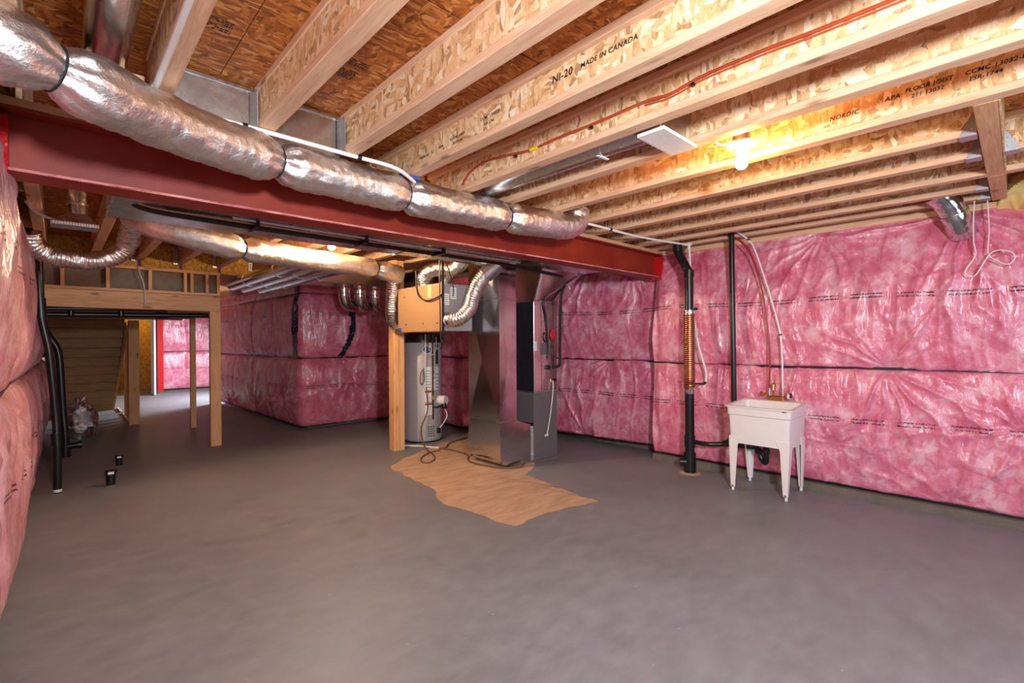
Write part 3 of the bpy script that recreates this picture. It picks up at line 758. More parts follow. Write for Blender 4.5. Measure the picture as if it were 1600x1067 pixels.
# ceiling bulbs
def lamp(loc, label, bulbmat, parts=True):
    x, y, z = loc
    t = thing('ceiling_lamp', label, 'lamp', loc, 'bare bulb lamps')
    MB().lathe(loc, [(0, .02), (.06, .02), (.082, .012), (.085, 0), (.07, -.012), (.046, -.02), (.04, -.045), (.032, -.05), (0, -.05)], 32).build('porcelain_holder', PORC, t, True)
    MB().lathe((x, y, z - .05), [(0, .0), (.014, 0), (.018, -.012), (.030, -.035), (.036, -.058), (.033, -.078), (.02, -.092), (0, -.096)], 24).build('bulb', bulbmat, t, True)
    if parts: MB().lathe((x, y, z + .02), [(0, 0), (.05, 0), (.05, .045), (0, .045)], 16).build('junction_box', GALV_DULL, t)
    return t
lamp((3.05, 1.17, 2.745), 'lit bare bulb in a white porcelain holder between ceiling joists', BULB)
tag(MB().tube(spl([(2.80, 1.24, 2.735), (2.83, 1.21, 2.70), (2.90, 1.18, 2.72), (2.99, 1.18, 2.765)], 8), .006, 8).build('lamp_cable', WHITE_PL, smooth=True), 'white cable looping from the joist to the lit bulb holder', 'cable')
lamp((2.15, 5.10, 2.69), 'lit bare bulb behind the duct trunk, above the foil flex duct', BULB_B, True)
lamp((1.9, 19.4, 2.55), 'lit bulb in the small room beyond the far door', BULB_C)

# ------------------------------------------------------------------ laundry tub
def rrect(x0, x1, y0, y1, z, r=.03, k=5, dz=None):
    out = []
    for cx, cy, a0 in ((x1 - r, y1 - r, 0), (x0 + r, y1 - r, 90), (x0 + r, y0 + r, 180), (x1 - r, y0 + r, 270)):
        for i in range(k):
            a = math.radians(a0 + 90 * i / (k - 1)); x = cx + r * math.cos(a); y = cy + r * math.sin(a)
            out.append((x, y, z + (dz * (x - 5.03) / .55 if dz else 0)))
    return out
t = thing('laundry_tub', 'white plastic laundry tub on four tapered legs against the pink wall', 'sink', (5.3, 1.8, 0))
RX0, RX1, RY0, RY1 = 5.02, 5.57, 1.475, 2.115
S_ = .03
mb = MB()
loops = [rrect(5.062, 5.53, 1.520, 2.070, .49, .025), rrect(5.058, 5.533, 1.515, 2.075, .60, .025), rrect(5.05, 5.54, 1.505, 2.085, .775, .03),
         rrect(5.04, 5.545, 1.497, 2.093, .785, .03), rrect(5.036, 5.548, 1.492, 2.098, .858, .03, dz=S_), rrect(RX0, RX1, RY0, RY1, .862, .03, dz=S_), rrect(RX0, RX1, RY0, RY1, .874, .03, dz=S_),
         rrect(RX0 + .035, RX1 - .09, RY0 + .035, RY1 - .035, .874, .035, dz=S_), rrect(RX0 + .05, RX1 - .10, RY0 + .05, RY1 - .05, .855, .04, dz=S_), rrect(5.10, 5.45, 1.565, 2.025, .53, .06)]
mb.loft(loops); mb.build('basin', TUB_M, t, True, angle=28)
for sx, sy in ((0, 0), (0, 1), (1, 0), (1, 1)):
    x = 5.054 if sx == 0 else 5.537; y = 1.511 if sy == 0 else 2.079
    dx = 1 if sx == 0 else -1; dy = 1 if sy == 0 else -1
    fx = x - dx * .004; fy = y + dy * .018
    top, bot = [], []
    def ell(cx, cy, w, th, z): return [(cx, cy, z), (cx + dx * w, cy, z), (cx + dx * w, cy + dy * th, z), (cx + dx * th, cy + dy * th, z), (cx + dx * th, cy + dy * w, z), (cx, cy + dy * w, z)]
    lg = MB().loft([ell(fx, fy, .04, .012, .035), ell(x, y, .085, .014, .47), ell(x, y, .12, .016, .56)]).build('leg', TUB_M, t, bevel=.002)
    MB().cyl((fx + dx * .016, fy + dy * .016, 0), (fx + dx * .016, fy + dy * .016, .05), .014, 12).build('foot', WHITE_PL, lg, True)
    MB().cyl((fx - dx * .002, fy + dy * .02, .045), (fx + dx * .004, fy + dy * .02, .045), .012, 10).build('bolt', GALV_DULL, lg, True)
MB().box(5.0355, 5.037, 1.53, 1.57, .848, .856).build('moulded_mark', BLACK_FOAM, t)
MB().lathe((5.28, 1.80, .533), [(0, -.06), (.03, -.06), (.042, 0), (.03, .002), (0, .001)], 20).build('drain', GALV_SHINY, t, True)
# faucet
f = thing('faucet', 'brass faucet with gooseneck spout on the back ledge of the laundry tub', 'faucet', (5.53, 1.78, .905))
MB().box(5.495, 5.555, 1.70, 1.86, .90, .955).build('body', BRASS, f, bevel=.008)
MB().tube(spl([(5.52, 1.785, .95), (5.52, 1.785, 1.05), (5.505, 1.785, 1.09), (5.475, 1.785, 1.08), (5.465, 1.785, 1.02)], 6), .010, 12).build('spout', BRASS, f, True)
for y, s, m in ((1.87, 1, BLACK_ABS), (1.69, -1, BLACK_ABS)):
    h = MB().cyl((5.525, y, .965), (5.525, y + s * .055, .965), .013, 12).build('valve', BRASS, f, True)
    mb = MB()
    for q in range(4):
        a = PI / 4 + q * PI / 2
        mb.bar((5.525, y + s * .05, .965), (5.525 + .026 * math.cos(a), y + s * .055, .965 + .026 * math.sin(a)), .012, .012)
    mb.build('cross_handle', BRASS if s > 0 else BLACK_ABS, h)
    MB().cyl((5.53, 1.78 + s * .065, .95), (5.53, 1.78 + s * .065, 1.03), .012, 12).build('inlet', GALV_DULL, f, True)
MB().cyl((5.52, 1.66, .955), (5.52, 1.645, .955), .03, 20).build('escutcheon', WHITE_PL, f, True)
# supply tubes
t = thing('supply_tube', 'dark red water tube arcing down the pink wall to the faucet', 'tube', (5.53, 1.85, 1.03), 'faucet supply tubes')
MB().tube(spl([(5.50, 2.75, 2.86), (5.52, 2.50, 2.83), (5.53, 2.31, 2.75), (5.53, 2.15, 2.66), (5.53, 2.015, 2.45), (5.525, 1.915, 2.09), (5.52, 1.876, 1.81), (5.525, 1.84, 1.47), (5.53, 1.845, 1.03)], 10), .009, 10).build('tube_run', RED_PEX, t, True)
MB().box(5.515, 5.535, 1.872, 1.90, 1.80, 1.83).build('tube_clip', GALV_SHINY, t)
t = thing('supply_tube', 'white water tube arcing down the pink wall to the faucet', 'tube', (5.53, 1.72, 1.03), 'faucet supply tubes')
MB().tube(spl([(5.50, 2.3, 2.86), (5.52, 2.19, 2.77), (5.53, 2.05, 2.645), (5.53, 1.98, 2.51), (5.53, 1.853, 2.09), (5.525, 1.778, 1.81), (5.525, 1.735, 1.61), (5.53, 1.718, 1.34), (5.53, 1.715, 1.03)], 10), .009, 10).build('tube_run', WHITE_PL, t, True)
for (y, z) in ((1.785, 1.83), (1.733, 1.60), (2.05, 2.65)):
    MB().cyl((5.527, y, z - .008), (5.527, y, z + .008), .016, 10).build('tube_clip', BLACK_ABS if z > 2 or z < 1.7 else GALV_SHINY, t, True)
# vent and drain
t = thing('drain_stack', 'black drain stack with a copper coil wound round it, beside the laundry tub', 'pipe', (5.34, 2.65, 0))
sx, sy = 5.34, 2.645
MB().cyl((sx, sy, .0), (sx, sy, .98), .052, 28).build('lower_pipe', BLACK_ABS, t, True)
MB().cyl((sx, sy, .96), (sx, sy, 1.86), .046, 28).build('core_pipe', COPPER, t, True)
hel = [(sx + .055 * math.cos(a), sy + .055 * math.sin(a), .985 + .865 * a / (2 * PI * 36)) for a in np.arange(0, 2 * PI * 36, PI / 9)]
MB().tube(hel, .0108, 8).build('copper_coil', COPPER, t, True)
MB().tube([(sx + .04, sy - .04, 1.0), (5.40, 2.60, 1.02), (5.42, 2.57, 1.025)], .009, 10).build('coil_tail', COPPER, t, True)
for z in (.955, 1.865):
    cl = MB().cyl((sx, sy, z - .03), (sx, sy, z + .03), .057, 28).build('clamp_band', GALV_SHINY, t, True)
    MB().box(sx - .068, sx - .05, sy - .012, sy + .012, z - .012, z + .012).build('clamp_screw', GALV_DULL, cl)
up_ = [(sx, sy, 1.86), (sx, sy, 2.22), (sx, sy + .005, 2.33), (sx, sy + .05, 2.43), (sx, sy + .12, 2.56), (sx, sy + .14, 2.64), (sx, sy + .14, 2.80)]
MB().tube(spl(up_, 5), .048, 24).build('upper_pipe', BLACK_ABS, t, True)
MB().cyl((sx, sy, 2.28), (sx, sy, 2.36), .056, 24).build('coupling', BLACK_ABS, t, True)
MB().cyl((sx, sy + .135, 2.60), (sx, sy + .14, 2.66), .058, 24).build('coupling', BLACK_ABS, t, True)
MB().cyl((sx, sy, .0), (sx, sy, .24), .068, 28).cyl((sx - .005, sy + .0, .13), (sx - .07, sy + .09, .13), .05, 24).cyl((sx, sy, .30), (sx, sy, .44), .060, 28).build('hub', BLACK_ABS, t, True)
MB().box(5.42, 5.47, 2.60, 2.64, 1.58, 1.68).build('tag_label', PAPER, t)
MB().lathe((sx, sy, 0), [(0, 0), (.12, 0), (.10, .008), (.07, .012), (0, .012)], 20).build('grout_collar', PATCH, t, True)
t = thing('vent_pipe', 'slim black vent pipe straight up the pink wall behind the laundry tub', 'pipe', (5.53, 2.21, 0))
MB().cyl((5.53, 2.21, .36), (5.53, 2.235, 2.80), .029, 20).build('pipe_run', BLACK_ABS, t, True)
MB().tube(spl([(sx + .02, sy - .05, .365), (5.38, 2.45, .36), (5.48, 2.26, .37), (5.5, 2.0, .375), (5.42, 1.93, .38), (5.36, 1.90, .375), (5.33, 1.875, .35), (5.32, 1.85, .30), (5.31, 1.82, .275), (5.295, 1.80, .29), (5.285, 1.795, .34), (5.28, 1.795, .41), (5.28, 1.80, .48)], 6), .026, 18).build('trap', BLACK_ABS, t, True)
MB().tube(spl([(5.53, 2.215, .62), (5.53, 2.215, .5), (5.515, 2.27, .40), (5.48, 2.32, .37)], 5), .029, 16).build('wye', BLACK_ABS, t, True)
for a, b in (((5.38, 1.908, .378), (5.35, 1.892, .37)), ((5.283, 1.795, .38), (5.281, 1.796, .42))):
    MB().cyl(a, b, .036, 20).build('slip_nut', BLACK_ABS, t, True)

# ------------------------------------------------------------------ wall vent elbow and loose cables at right
t = thing('exhaust_elbow', 'short metal vent elbow turning into the pink wall, in the corner by the headers', 'duct', (5.5, .37, 2.72))
ep = spl([(5.36, .52, 2.79), (5.42, .47, 2.765), (5.49, .42, 2.70), (5.55, .385, 2.62), (5.61, .36, 2.54), (5.70, .34, 2.46)], 6)
def rfe(s, a, p): return .092 + (.003 if int(s / .06) % 2 else 0)
MB().tube(ep, .092, 30, True, rfe).build('elbow', GALV_SHINY, t, True)
MB().cyl((5.548, .386, 2.622), (5.556, .381, 2.608), .099, 30).build('crimp_band', GALV, t, True)
tag(MB().tube(spl([(5.58, .26, 2.70), (5.55, .265, 2.5), (5.52, .262, 2.35), (5.50, .25, 2.24), (5.49, .30, 2.14), (5.49, .311, 2.09), (5.49, .253, 2.07), (5.50, .176, 2.22), (5.50, .12, 2.26), (5.50, .047, 2.235), (5.50, .026, 2.185), (5.50, .066, 2.14), (5.505, .128, 2.18), (5.51, .176, 2.245), (5.55, .172, 2.44), (5.60, .182, 2.69)], 10), .0042, 8).build('loose_cable', WHITE_PL, smooth=True), 'loose white cable hanging in two loops below the wall vent elbow', 'cable')

# ------------------------------------------------------------------ furnace and its ducts
t = thing('furnace', 'dark grey furnace cabinet with bright metal coil case on top', 'furnace', (4.63, 4.63, 0))
MB().box(4.41, 4.85, 4.26, 5.0, .012, .89).build('cabinet', GREY_CAB, t, bevel=.004)
MB().box(4.40, 4.86, 4.25, 5.01, 0, .012).build('base_pad', CONC, t)
cc = MB().box(4.412, 4.848, 4.262, 5.0, .89, 2.06).build('coil_case', GALV_SHINY, t, bevel=.003)
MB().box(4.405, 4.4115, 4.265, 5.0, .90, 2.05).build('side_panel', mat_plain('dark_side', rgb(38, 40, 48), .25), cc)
MB().box(4.405, 4.855, 4.256, 5.0, .885, .90).build('seam', GALV_DULL, cc)
MB().box(4.405, 4.855, 4.255, 5.0, 2.05, 2.07).build('seam', GALV, cc)
MB().add([(4.83, 4.259, .91), (4.83, 4.259, 2.04), (4.55, 4.259, 2.04), (4.55, 4.259, .91), (4.69, 4.253, 1.4)], [(0, 1, 4), (1, 2, 4), (2, 3, 4), (3, 0, 4)]).build('front_panel', GALV, cc)
MB().add([(4.412, 4.258, 2.07), (4.56, 4.258, 2.07), (5.20, 4.10, 2.46), (5.20, 4.10, 2.52), (4.412, 4.10, 2.52), (4.848, 4.262, 2.07), (5.24, 4.9, 2.46), (4.848, 5.0, 2.07), (4.412, 5.0, 2.07), (4.412, 5.0, 2.62), (5.24, 4.9, 2.62)],
         [(0, 1, 2, 3, 4), (1, 5, 2), (5, 7, 6, 2), (2, 6, 10, 3), (0, 4, 9, 8), (7, 8, 9, 10, 6), (4, 3, 10, 9), (0, 8, 7, 5, 1)]).build('plenum_transition', GALV_SHINY, t)
mb = MB(); mb.loft([[(4.465 + .045 * math.cos(a), y - .003 - .028 * max(0, math.sin(a)), z) for a in np.linspace(0, PI, 9)] for z, y in ((2.075, 4.256), (2.5, 4.108))], False, False, False)
mb.build('folded_corner', GALV_SHINY, t, True)
MB().box(4.425, 4.455, 4.254, 4.26, 1.42, 1.54).build('case_label', PAPER, cc)
MB().box(4.53, 4.70, 4.252, 4.26, 1.37, 1.52).build('access_plate', GREY_CAB, cc)
ls = MB().tube(spl([(5.15, 4.22, 2.40), (5.02, 4.20, 2.36), (4.88, 4.18, 2.22), (4.845, 4.19, 2.0), (4.845, 4.20, 1.6), (4.84, 4.2, 1.3), (4.83, 4.205, 1.22), (4.78, 4.235, 1.20), (4.76, 4.26, 1.20)], 8), .019, 14).build('suction_line', BLACK_FOAM, cc, True)
MB().tube(spl([(4.95, 4.25, 2.28), (4.74, 4.24, 2.22), (4.60, 4.245, 2.14), (4.58, 4.245, 2.02), (4.62, 4.245, 1.86), (4.645, 4.245, 1.6), (4.65, 4.245, 1.46), (4.64, 4.25, 1.3)], 8), .011, 10).build('liquid_line', BLACK_ABS, cc, True)
MB().cyl((4.655, 4.225, 1.20), (4.655, 4.262, 1.20), .03, 16).build('line_collar', BLACK_ABS, cc, True)
MB().tube(spl([(4.74, 4.235, 1.70), (4.755, 4.23, 1.63), (4.735, 4.23, 1.57), (4.71, 4.235, 1.62), (4.735, 4.235, 1.71)], 6), .014, 10).build('filter_drier', RED_TAPE, cc, True)
MB().tube(spl([(4.62, 4.235, 1.66), (4.60, 4.23, 1.6), (4.63, 4.235, 1.53)], 5), .012, 10).build('line_valve', BLACK_ABS, cc, True)
MB().box(4.71, 4.76, 4.245, 4.262, 1.0, 1.05).build('brass_port', BRASS, cc, bevel=.004)
MB().cyl((4.79, 4.235, 1.03), (4.79, 4.262, 1.03), .02, 12).build('drain_port', BLACK_ABS, cc, True)
dr = MB().tube(spl([(4.735, 4.235, 1.02), (4.73, 4.225, .9), (4.66, 4.22, .55), (4.60, 4.22, .33)], 8), .007, 8).build('drain_tube', WHITE_PL, t, True)
MB().cyl((4.57, 4.225, .32), (4.62, 4.225, .325), .014, 10).build('tube_end', PAPER, dr, True)
MB().tube(spl([(4.95, 4.19, 2.38), (4.98, 4.18, 2.32), (5.03, 4.17, 2.24)], 4), .006, 8).build('cable_tie', PAPER, t, True)

t = thing('return_duct', 'tall bright metal return duct with cross-creased side, curving into the furnace', 'duct', (4.0, 4.6, 0))
X0, X1, Y0, Y1 = 3.855, 4.135, 4.30, 4.90
zs = [.57, 2.07, 2.70]
for i in range(2):
    a, b = zs[i] + .004, zs[i + 1] - .004
    mb = MB()
    vs = [(X0, Y0, a), (X0, Y1, a), (X0, Y1, b), (X0, Y0, b), (X0 - .022, (Y0 + Y1) / 2, (a + b) / 2)]
    mb.add(vs, [(0, 1, 4), (1, 2, 4), (2, 3, 4), (3, 0, 4)])
    vs = [(X0, Y0, a), (X1, Y0, a), (X1, Y0, b), (X0, Y0, b), ((X0 + X1) / 2, Y0 - .004, (a + b) / 2)]
    mb.add(vs, [(0, 1, 4), (1, 2, 4), (2, 3, 4), (3, 0, 4)])
    mb.add([(X1, Y0, a), (X1, Y1, a), (X1, Y1, b), (X1, Y0, b)], [(0, 1, 2, 3)]); mb.add([(X0, Y1, a), (X1, Y1, a), (X1, Y1, b), (X0, Y1, b)], [(3, 2, 1, 0)])
    mb.build('duct_section', GALV_SHINY, t)
for z in (.57, 2.07):
    MB().box(X0 - .006, X1 + .006, Y0 - .006, Y1 + .004, z - .014, z + .006).build('drive_cleat', GALV, t, bevel=.002)
# boot: quarter turn from the drop into the side of the cabinet
loops = []
for i in range(17):
    q = i / 16
    if q < .4: xo, zo = X0, .56 - .41 * (q / .4)
    elif q < .75:
        w = (q - .4) / .35 * PI / 2; xo, zo = X0 + .15 * (1 - math.cos(w)), .15 - .135 * math.sin(w)
    else: xo, zo = X0 + .15 + (4.405 - X0 - .15) * (q - .75) / .25, .015
    xi = X1 + (4.405 - X1) * q; zi = .56 - .09 * q
    y0 = Y0 + (4.285 - Y0) * q; y1 = Y1 + (4.95 - Y1) * q
    loops.append([(xo, y0, zo), (xi, y0, zi), (xi, y1, zi), (xo, y1, zo)])
MB().loft(loops, True, True).build('boot', GALV_SHINY, t)
MB().box(4.385, 4.409, 4.262, 4.30, .012, .50).box(4.385, 4.409, 4.262, 4.98, .46, .50).build('boot_flange', GALV, t, bevel=.003)

t = thing('trunk_duct', 'long rectangular sheet metal trunk running behind the red beam', 'duct', (2.7, 4.0, 2.45))
MB().box(.25, 5.2, 3.62, 4.08, 2.45, 2.70).box(.25, 3.83, 4.08, 4.42, 2.45, 2.70).build('trunk', GALV, t, bevel=.004)
for x in (1.3, 2.5, 3.7): MB().box(x, x + .03, 3.612, 4.428, 2.442, 2.705).build('drive_cleat', GALV, t, bevel=.002)
MB().box(.243, .257, 3.61, 4.43, 2.44, 2.71).build('end_cap', GALV, t, bevel=.003)
t = thing('refrigerant_line', 'black foam covered line with a thin copper tube under the trunk, behind the beam', 'pipe', (2, 3.95, 2.43))
MB().tube(spl([(.34, 3.93, 2.50), (.40, 3.95, 2.445), (.7, 3.95, 2.425), (1.5, 3.97, 2.42), (2.5, 3.98, 2.42), (3.6, 4.0, 2.42), (4.6, 4.12, 2.40), (5.15, 4.22, 2.40)], 8), .02, 14).build('foam_line', BLACK_FOAM, t, True)
MB().tube(spl([(.34, 3.86, 2.50), (.42, 3.87, 2.44), (.8, 3.88, 2.43), (1.5, 3.90, 2.43), (2.5, 3.91, 2.43), (3.6, 3.94, 2.43)], 8), .007, 8).build('copper_line', COPPER, t, True)
MB().tube(spl([(.9, 3.82, 2.437), (2.0, 3.83, 2.435), (3.8, 3.88, 2.435)], 6), .009, 8).build('grey_line', GREYCABLE, t, True)
for x in (1.05, 1.9, 2.7): MB().box(x, x + .025, 3.81, 4.02, 2.395, 2.45).build('hanger_strap', BLACK_ABS, t)

# ------------------------------------------------------------------ air exchanger box, flexible ducts
t = thing('air_exchanger', 'grey ventilation box with tan side cover hung above the water heater', 'ventilator', (3.53, 5.19, 1.675))
MB().box(3.31, 3.76, 4.70, 5.68, 1.675, 2.242).build('case', BOX_GREY, t, bevel=.006)
MB().box(3.297, 3.31, 4.69, 5.70, 1.67, 2.247).build('side_cover', BOX_TAN, t, bevel=.004)
mb = MB()
for y, z in ((5.54, 2.13), (5.5, 1.77), (5.1, 1.77), (4.79, 1.77)): mb.lathe((3.296, y, z), [(0, -.01), (.008, -.006), (.01, 0), (.008, .006), (0, .01)], 8)
mb.build('screws', BLACK_ABS, t, True)['kind'] = 'stuff'
MB().box(3.289, 3.298, 4.90, 4.98, 2.08, 2.235).build('wood_strip', WOOD_Z, t)
MB().box(3.284, 3.30, 5.61, 5.69, 1.685, 1.73).build('corner_cap', BLUE, t, bevel=.005)
for x0, x1, z0, z1 in ((3.335, 3.40, 1.985, 2.12), (3.425, 3.51, 2.06, 2.20)):
    lb = MB().box(x0, x1, 4.692, 4.70, z0, z1).build('case_label', PAPER, t)
    for q in range(5): MB().box(x0 + .008, x1 - .012, 4.6905, 4.692, z0 + .018 + q * .022, z0 + .026 + q * .022).build('print_line', BOX_GREY, lb)
MB().box(3.292, 3.315, 4.672, 4.69, 1.56, 2.52).build('hanging_strap', BLACK_ABS, t)
MB().tube(spl([(3.281, 5.232, 2.438), (3.281, 5.215, 2.216), (3.272, 5.126, 2.10), (3.272, 4.966, 2.048), (3.272, 4.789, 2.065), (3.285, 4.68, 2.10)], 8), .009, 8).build('cord', BLACK_ABS, t, True)
MB().tube(spl([(3.352, 4.674, 2.482), (3.414, 4.674, 2.323), (3.459, 4.682, 2.199), (3.459, 4.690, 2.092)], 6), .006, 8).build('cord', BLACK_ABS, t, True)
def flex(pts, r, label, name='flexible_duct', pitch=.03, mat=FLEX, n=26, group='flexible foil ducts', dent=.05):
    P = resample(spl(pts, 10), pitch / 4)
    t = thing(name, label, 'duct', tuple(P[len(P) // 2]), group)
    def rf(s, a, p):
        v = Vector((p.x + math.cos(a) * r, p.y + math.sin(a) * r, p.z))
        return r * (1 + .045 * math.sin(2 * PI * s / pitch) + dent * mnoise.noise(v * 16) + dent * .6 * mnoise.noise(v * 45))
    MB().tube(P, r, n, True, rf).build('corrugated_hose', mat, t, True, angle=80)
    return t
fx = flex([(3.76, 4.33, 2.41), (3.72, 4.38, 2.36), (3.66, 4.45, 2.24), (3.60, 4.487, 2.083), (3.565, 4.505, 1.95), (3.485, 4.558, 1.844), (3.405, 4.64, 1.808), (3.397, 4.70, 1.808)], .089, 'foil flexible duct bending into the front of the grey ventilation box')
MB().cyl((3.397, 4.666, 1.808), (3.397, 4.698, 1.808), .10, 28).build('collar', GALV, fx, True)
MB().cyl((3.71, 4.38, 2.34), (3.80, 4.24, 2.48), .10, 28).build('take_off', GALV, fx, True)
fx = flex([(3.423, 5.277, 2.243), (3.405, 5.26, 2.34), (3.423, 5.16, 2.43), (3.485, 4.966, 2.465), (3.547, 4.807, 2.447), (3.592, 4.70, 2.50)], .089, 'foil flexible duct arching over the top of the tan covered box', dent=.09)
MB().cyl((3.574, 4.727, 2.482), (3.60, 4.673, 2.553), .096, 24).build('collar', GALV, fx, True)
fx = flex([(3.636, 5.143, 2.243), (3.654, 5.10, 2.35), (3.671, 4.966, 2.438), (3.707, 4.79, 2.535)], .067, 'short foil flexible duct standing on the grey ventilation box')
fx = flex([(3.18, 5.60, 2.43), (3.25, 5.72, 2.38), (3.27, 5.78, 2.25), (3.28, 5.82, 2.10), (3.30, 5.86, 1.95), (3.36, 5.93, 1.84), (3.52, 5.99, 1.80)], .09, 'foil flexible duct dropping in front of the wood post')
foil_duct([(.50, 5.35, 2.66), (.58, 5.05, 2.57), (.82, 4.98, 2.50), (1.2, 5.05, 2.45), (1.8, 5.28, 2.455), (2.5, 5.44, 2.46), (2.9, 5.54, 2.46), (3.26, 5.60, 2.43)], .115, 'insulated_duct', 'foil-jacketed duct glowing orange beside the back bulb, behind the beam', (1.28, 2.88), step=.02, n=36, crease=.012)
flex([(-.18, 5.9, 2.52), (-.15, 5.95, 2.42), (-.05, 6.0, 2.35), (.10, 6.0, 2.325), (.28, 6.0, 2.34), (.42, 5.98, 2.41), (.49, 5.9, 2.52), (.51, 5.6, 2.66)], .085, 'dark foil flexible duct sagging in a U by the left wall', dent=.12)

# three bare round pipes over the block, flat duct and three elbows
for i, (x, zc, l0, l1, lab) in enumerate(((2.10, 2.50, 5.55, 8.9, 'bare round metal pipe nearest the stair landing, pointing to the far end'), (2.36, 2.50, 5.7, 9.2, 'bare round metal pipe, middle one of the three over the insulated corner'), (2.63, 2.50, 5.8, 9.2, 'bare round metal pipe closest to the flat duct over the insulated corner'))):
    t = thing('round_duct', lab, 'duct', (x, 7, zc), 'bare round metal ducts')
    MB().cyl((x, l0, zc), (x, l1, zc), .10, 28).build('pipe', GALV_SHINY, t, True)
    for y in (6.6, 8.0): MB().cyl((x, y, zc), (x, y + .03, zc), .105, 28).build('crimp_band', GALV, t, True)
t = thing('flat_duct', 'shallow flat metal duct feeding three round elbows above the insulated corner', 'duct', (3.4, 7.5, 2.6))
MB().box(2.76, 4.2, 7.4, 7.85, 2.47, 2.67).build('trunk', GALV_SHINY, t, bevel=.006)
MB().box(2.74, 2.78, 7.39, 7.86, 2.46, 2.68).build('end_cap', GALV_SHINY, t, bevel=.004)
for i, (x, y) in enumerate(((3.36, 7.5), (3.63, 7.5), (3.90, 7.5))):
    t = thing('duct_elbow', 'bare metal elbow under the flat duct, ' + ['leftmost of three', 'middle one of three', 'rightmost, nearest the wood post'][i], 'duct', (x, y, 2.3), 'duct elbows')
    ep = spl([(x, y, 2.48), (x, y, 2.34), (x + .015, y + .01, 2.25), (x + .06, y + .05, 2.18), (x + .13, y + .10, 2.145), (x + .24, y + .2, 2.14)], 5)
    MB().tube(ep, .088, 24, True, lambda s, a, p: .088 + (.003 if int(s / .05) % 2 else 0)).build('elbow', GALV_SHINY, t, True)
    MB().cyl((x, y, 2.44), (x, y, 2.475), .095, 24).build('collar', GALV, t, True)

# small drop register behind the beam at left
t = thing('hanging_register', 'small metal register box hanging on a round pipe behind the beam, near the left wall', 'register', (.10, 5.0, 2.44))
MB().cyl((.115, 5.0, 2.55), (.105, 5.0, 2.93), .058, 24).build('pipe', GALV_SHINY, t, True)
MB().cyl((.112, 5.0, 2.62), (.112, 5.0, 2.635), .066, 24).build('crimp_band', GALV, t, True)
MB().loft([[(-.02, 4.93, 2.475), (.225, 4.93, 2.475), (.225, 5.07, 2.475), (-.02, 5.07, 2.475)], [(.06, 4.95, 2.55), (.165, 4.95, 2.55), (.165, 5.05, 2.55), (.06, 5.05, 2.55)]]).build('boot', GALV, t)
rg = MB().box(-.04, .235, 4.91, 5.09, 2.445, 2.475).build('register', GALV_DULL, t, bevel=.004)
mb = MB()
for q in range(16): mb.box(-.025 + q * .0158, -.018 + q * .0158, 4.906, 4.912, 2.45, 2.472)
mb.build('louvres', WHITE_PL, rg)['kind'] = 'stuff'
tag(MB().tube(spl([(-.17, 5.0, 2.60), (-.12, 4.98, 2.53), (-.04, 4.97, 2.49), (.02, 4.97, 2.49)], 6), .010, 8).build('hanging_cable', GREYCABLE, smooth=True), 'grey cable sagging to the small hanging register near the left wall', 'cable')

# ------------------------------------------------------------------ wood post and water heater
t = thing('wood_post', 'built-up wood post standing beside the water heater', 'post', (3.52, 6.12, 0))
MB().box(3.43, 3.468, 6.06, 6.20, 0, 2.70).build('stud', WOOD_Z, t, bevel=.003)
MB().box(3.47, 3.508, 6.05, 6.19, 0, 2.70).build('stud', WOOD_Z, t, bevel=.003)
MB().box(3.51, 3.60, 6.06, 6.10, 0, 2.70).build('stud', WOOD_Z, t, bevel=.003)
hx, hy, hr = 4.19, 6.50, .295
t = thing('water_heater', 'grey cylindrical water heater with white labels beside the wood post', 'water heater', (hx, hy, 0))
MB().lathe((hx, hy, 0), [(0, .0), (hr - .01, 0), (hr - .01, .05), (hr, .05), (hr, 1.53), (hr - .02, 1.56), (0, 1.57)], 48).build('tank', TANK_GREY, t, True)
MB().lathe((hx, hy, 1.53), [(0, 0), (hr + .006, 0), (hr + .006, .12), (hr - .05, .15), (0, .15)], 48).build('top_shroud', BLACK_ABS, t, True)
MB().lathe((hx, hy, 0), [(0, 0), (hr + .004, 0), (hr + .004, .022), (0, .022)], 48).build('base_ring', BLACK_ABS, t, True)
vd = math.atan2(-hy, -hx)       # direction of the side that faces the room
def patch(a0, a1, z0, z1, name, m, par, off=.002, n=8):
    mb = MB(); loops = []
    for i in range(n + 1):
        a = vd + a0 + (a1 - a0) * i / n
        loops.append([(hx + (hr + q) * math.cos(a), hy + (hr + q) * math.sin(a), z) for z, q in ((z0, off), (z1, off), (z1, 0), (z0, 0))])
    mb.loft(loops); return mb.build(name, m, par, True)
# positive angle is towards the right of the picture
lb1 = patch(.12, .42, .80, 1.16, 'warning_label', PAPER, t); lb2 = patch(.46, .95, .80, 1.16, 'warning_label', PAPER, t)
for q in range(7): patch(.15, .38, .84 + q * .042, .852 + q * .042, 'print_line', BOX_GREY, lb1, .003, 4)
for q in range(5): patch(.72, .92, .83 + q * .05, .845 + q * .05, 'print_line', BOX_GREY, lb2, .003, 4)
patch(.50, .66, .98, 1.14, 'pictogram', INK, lb2, .0026, 4); patch(.52, .64, .99, 1.13, 'pictogram', PAPER, lb2, .0034, 4)
patch(.55, .61, 1.04, 1.11, 'pictogram', INK, lb2, .004, 3); patch(.5, .66, 1.125, 1.14, 'red_bar', REDINK, lb2, .004, 3)
lb3 = patch(.10, .46, .62, .79, 'red_label', PAPER, t); patch(.10, .46, .765, .79, 'red_bar', REDINK, lb3, .003, 6)
lb4 = patch(.10, .50, .42, .60, 'red_label', PAPER, t); patch(.10, .50, .575, .60, 'red_bar', REDINK, lb4, .003, 6)
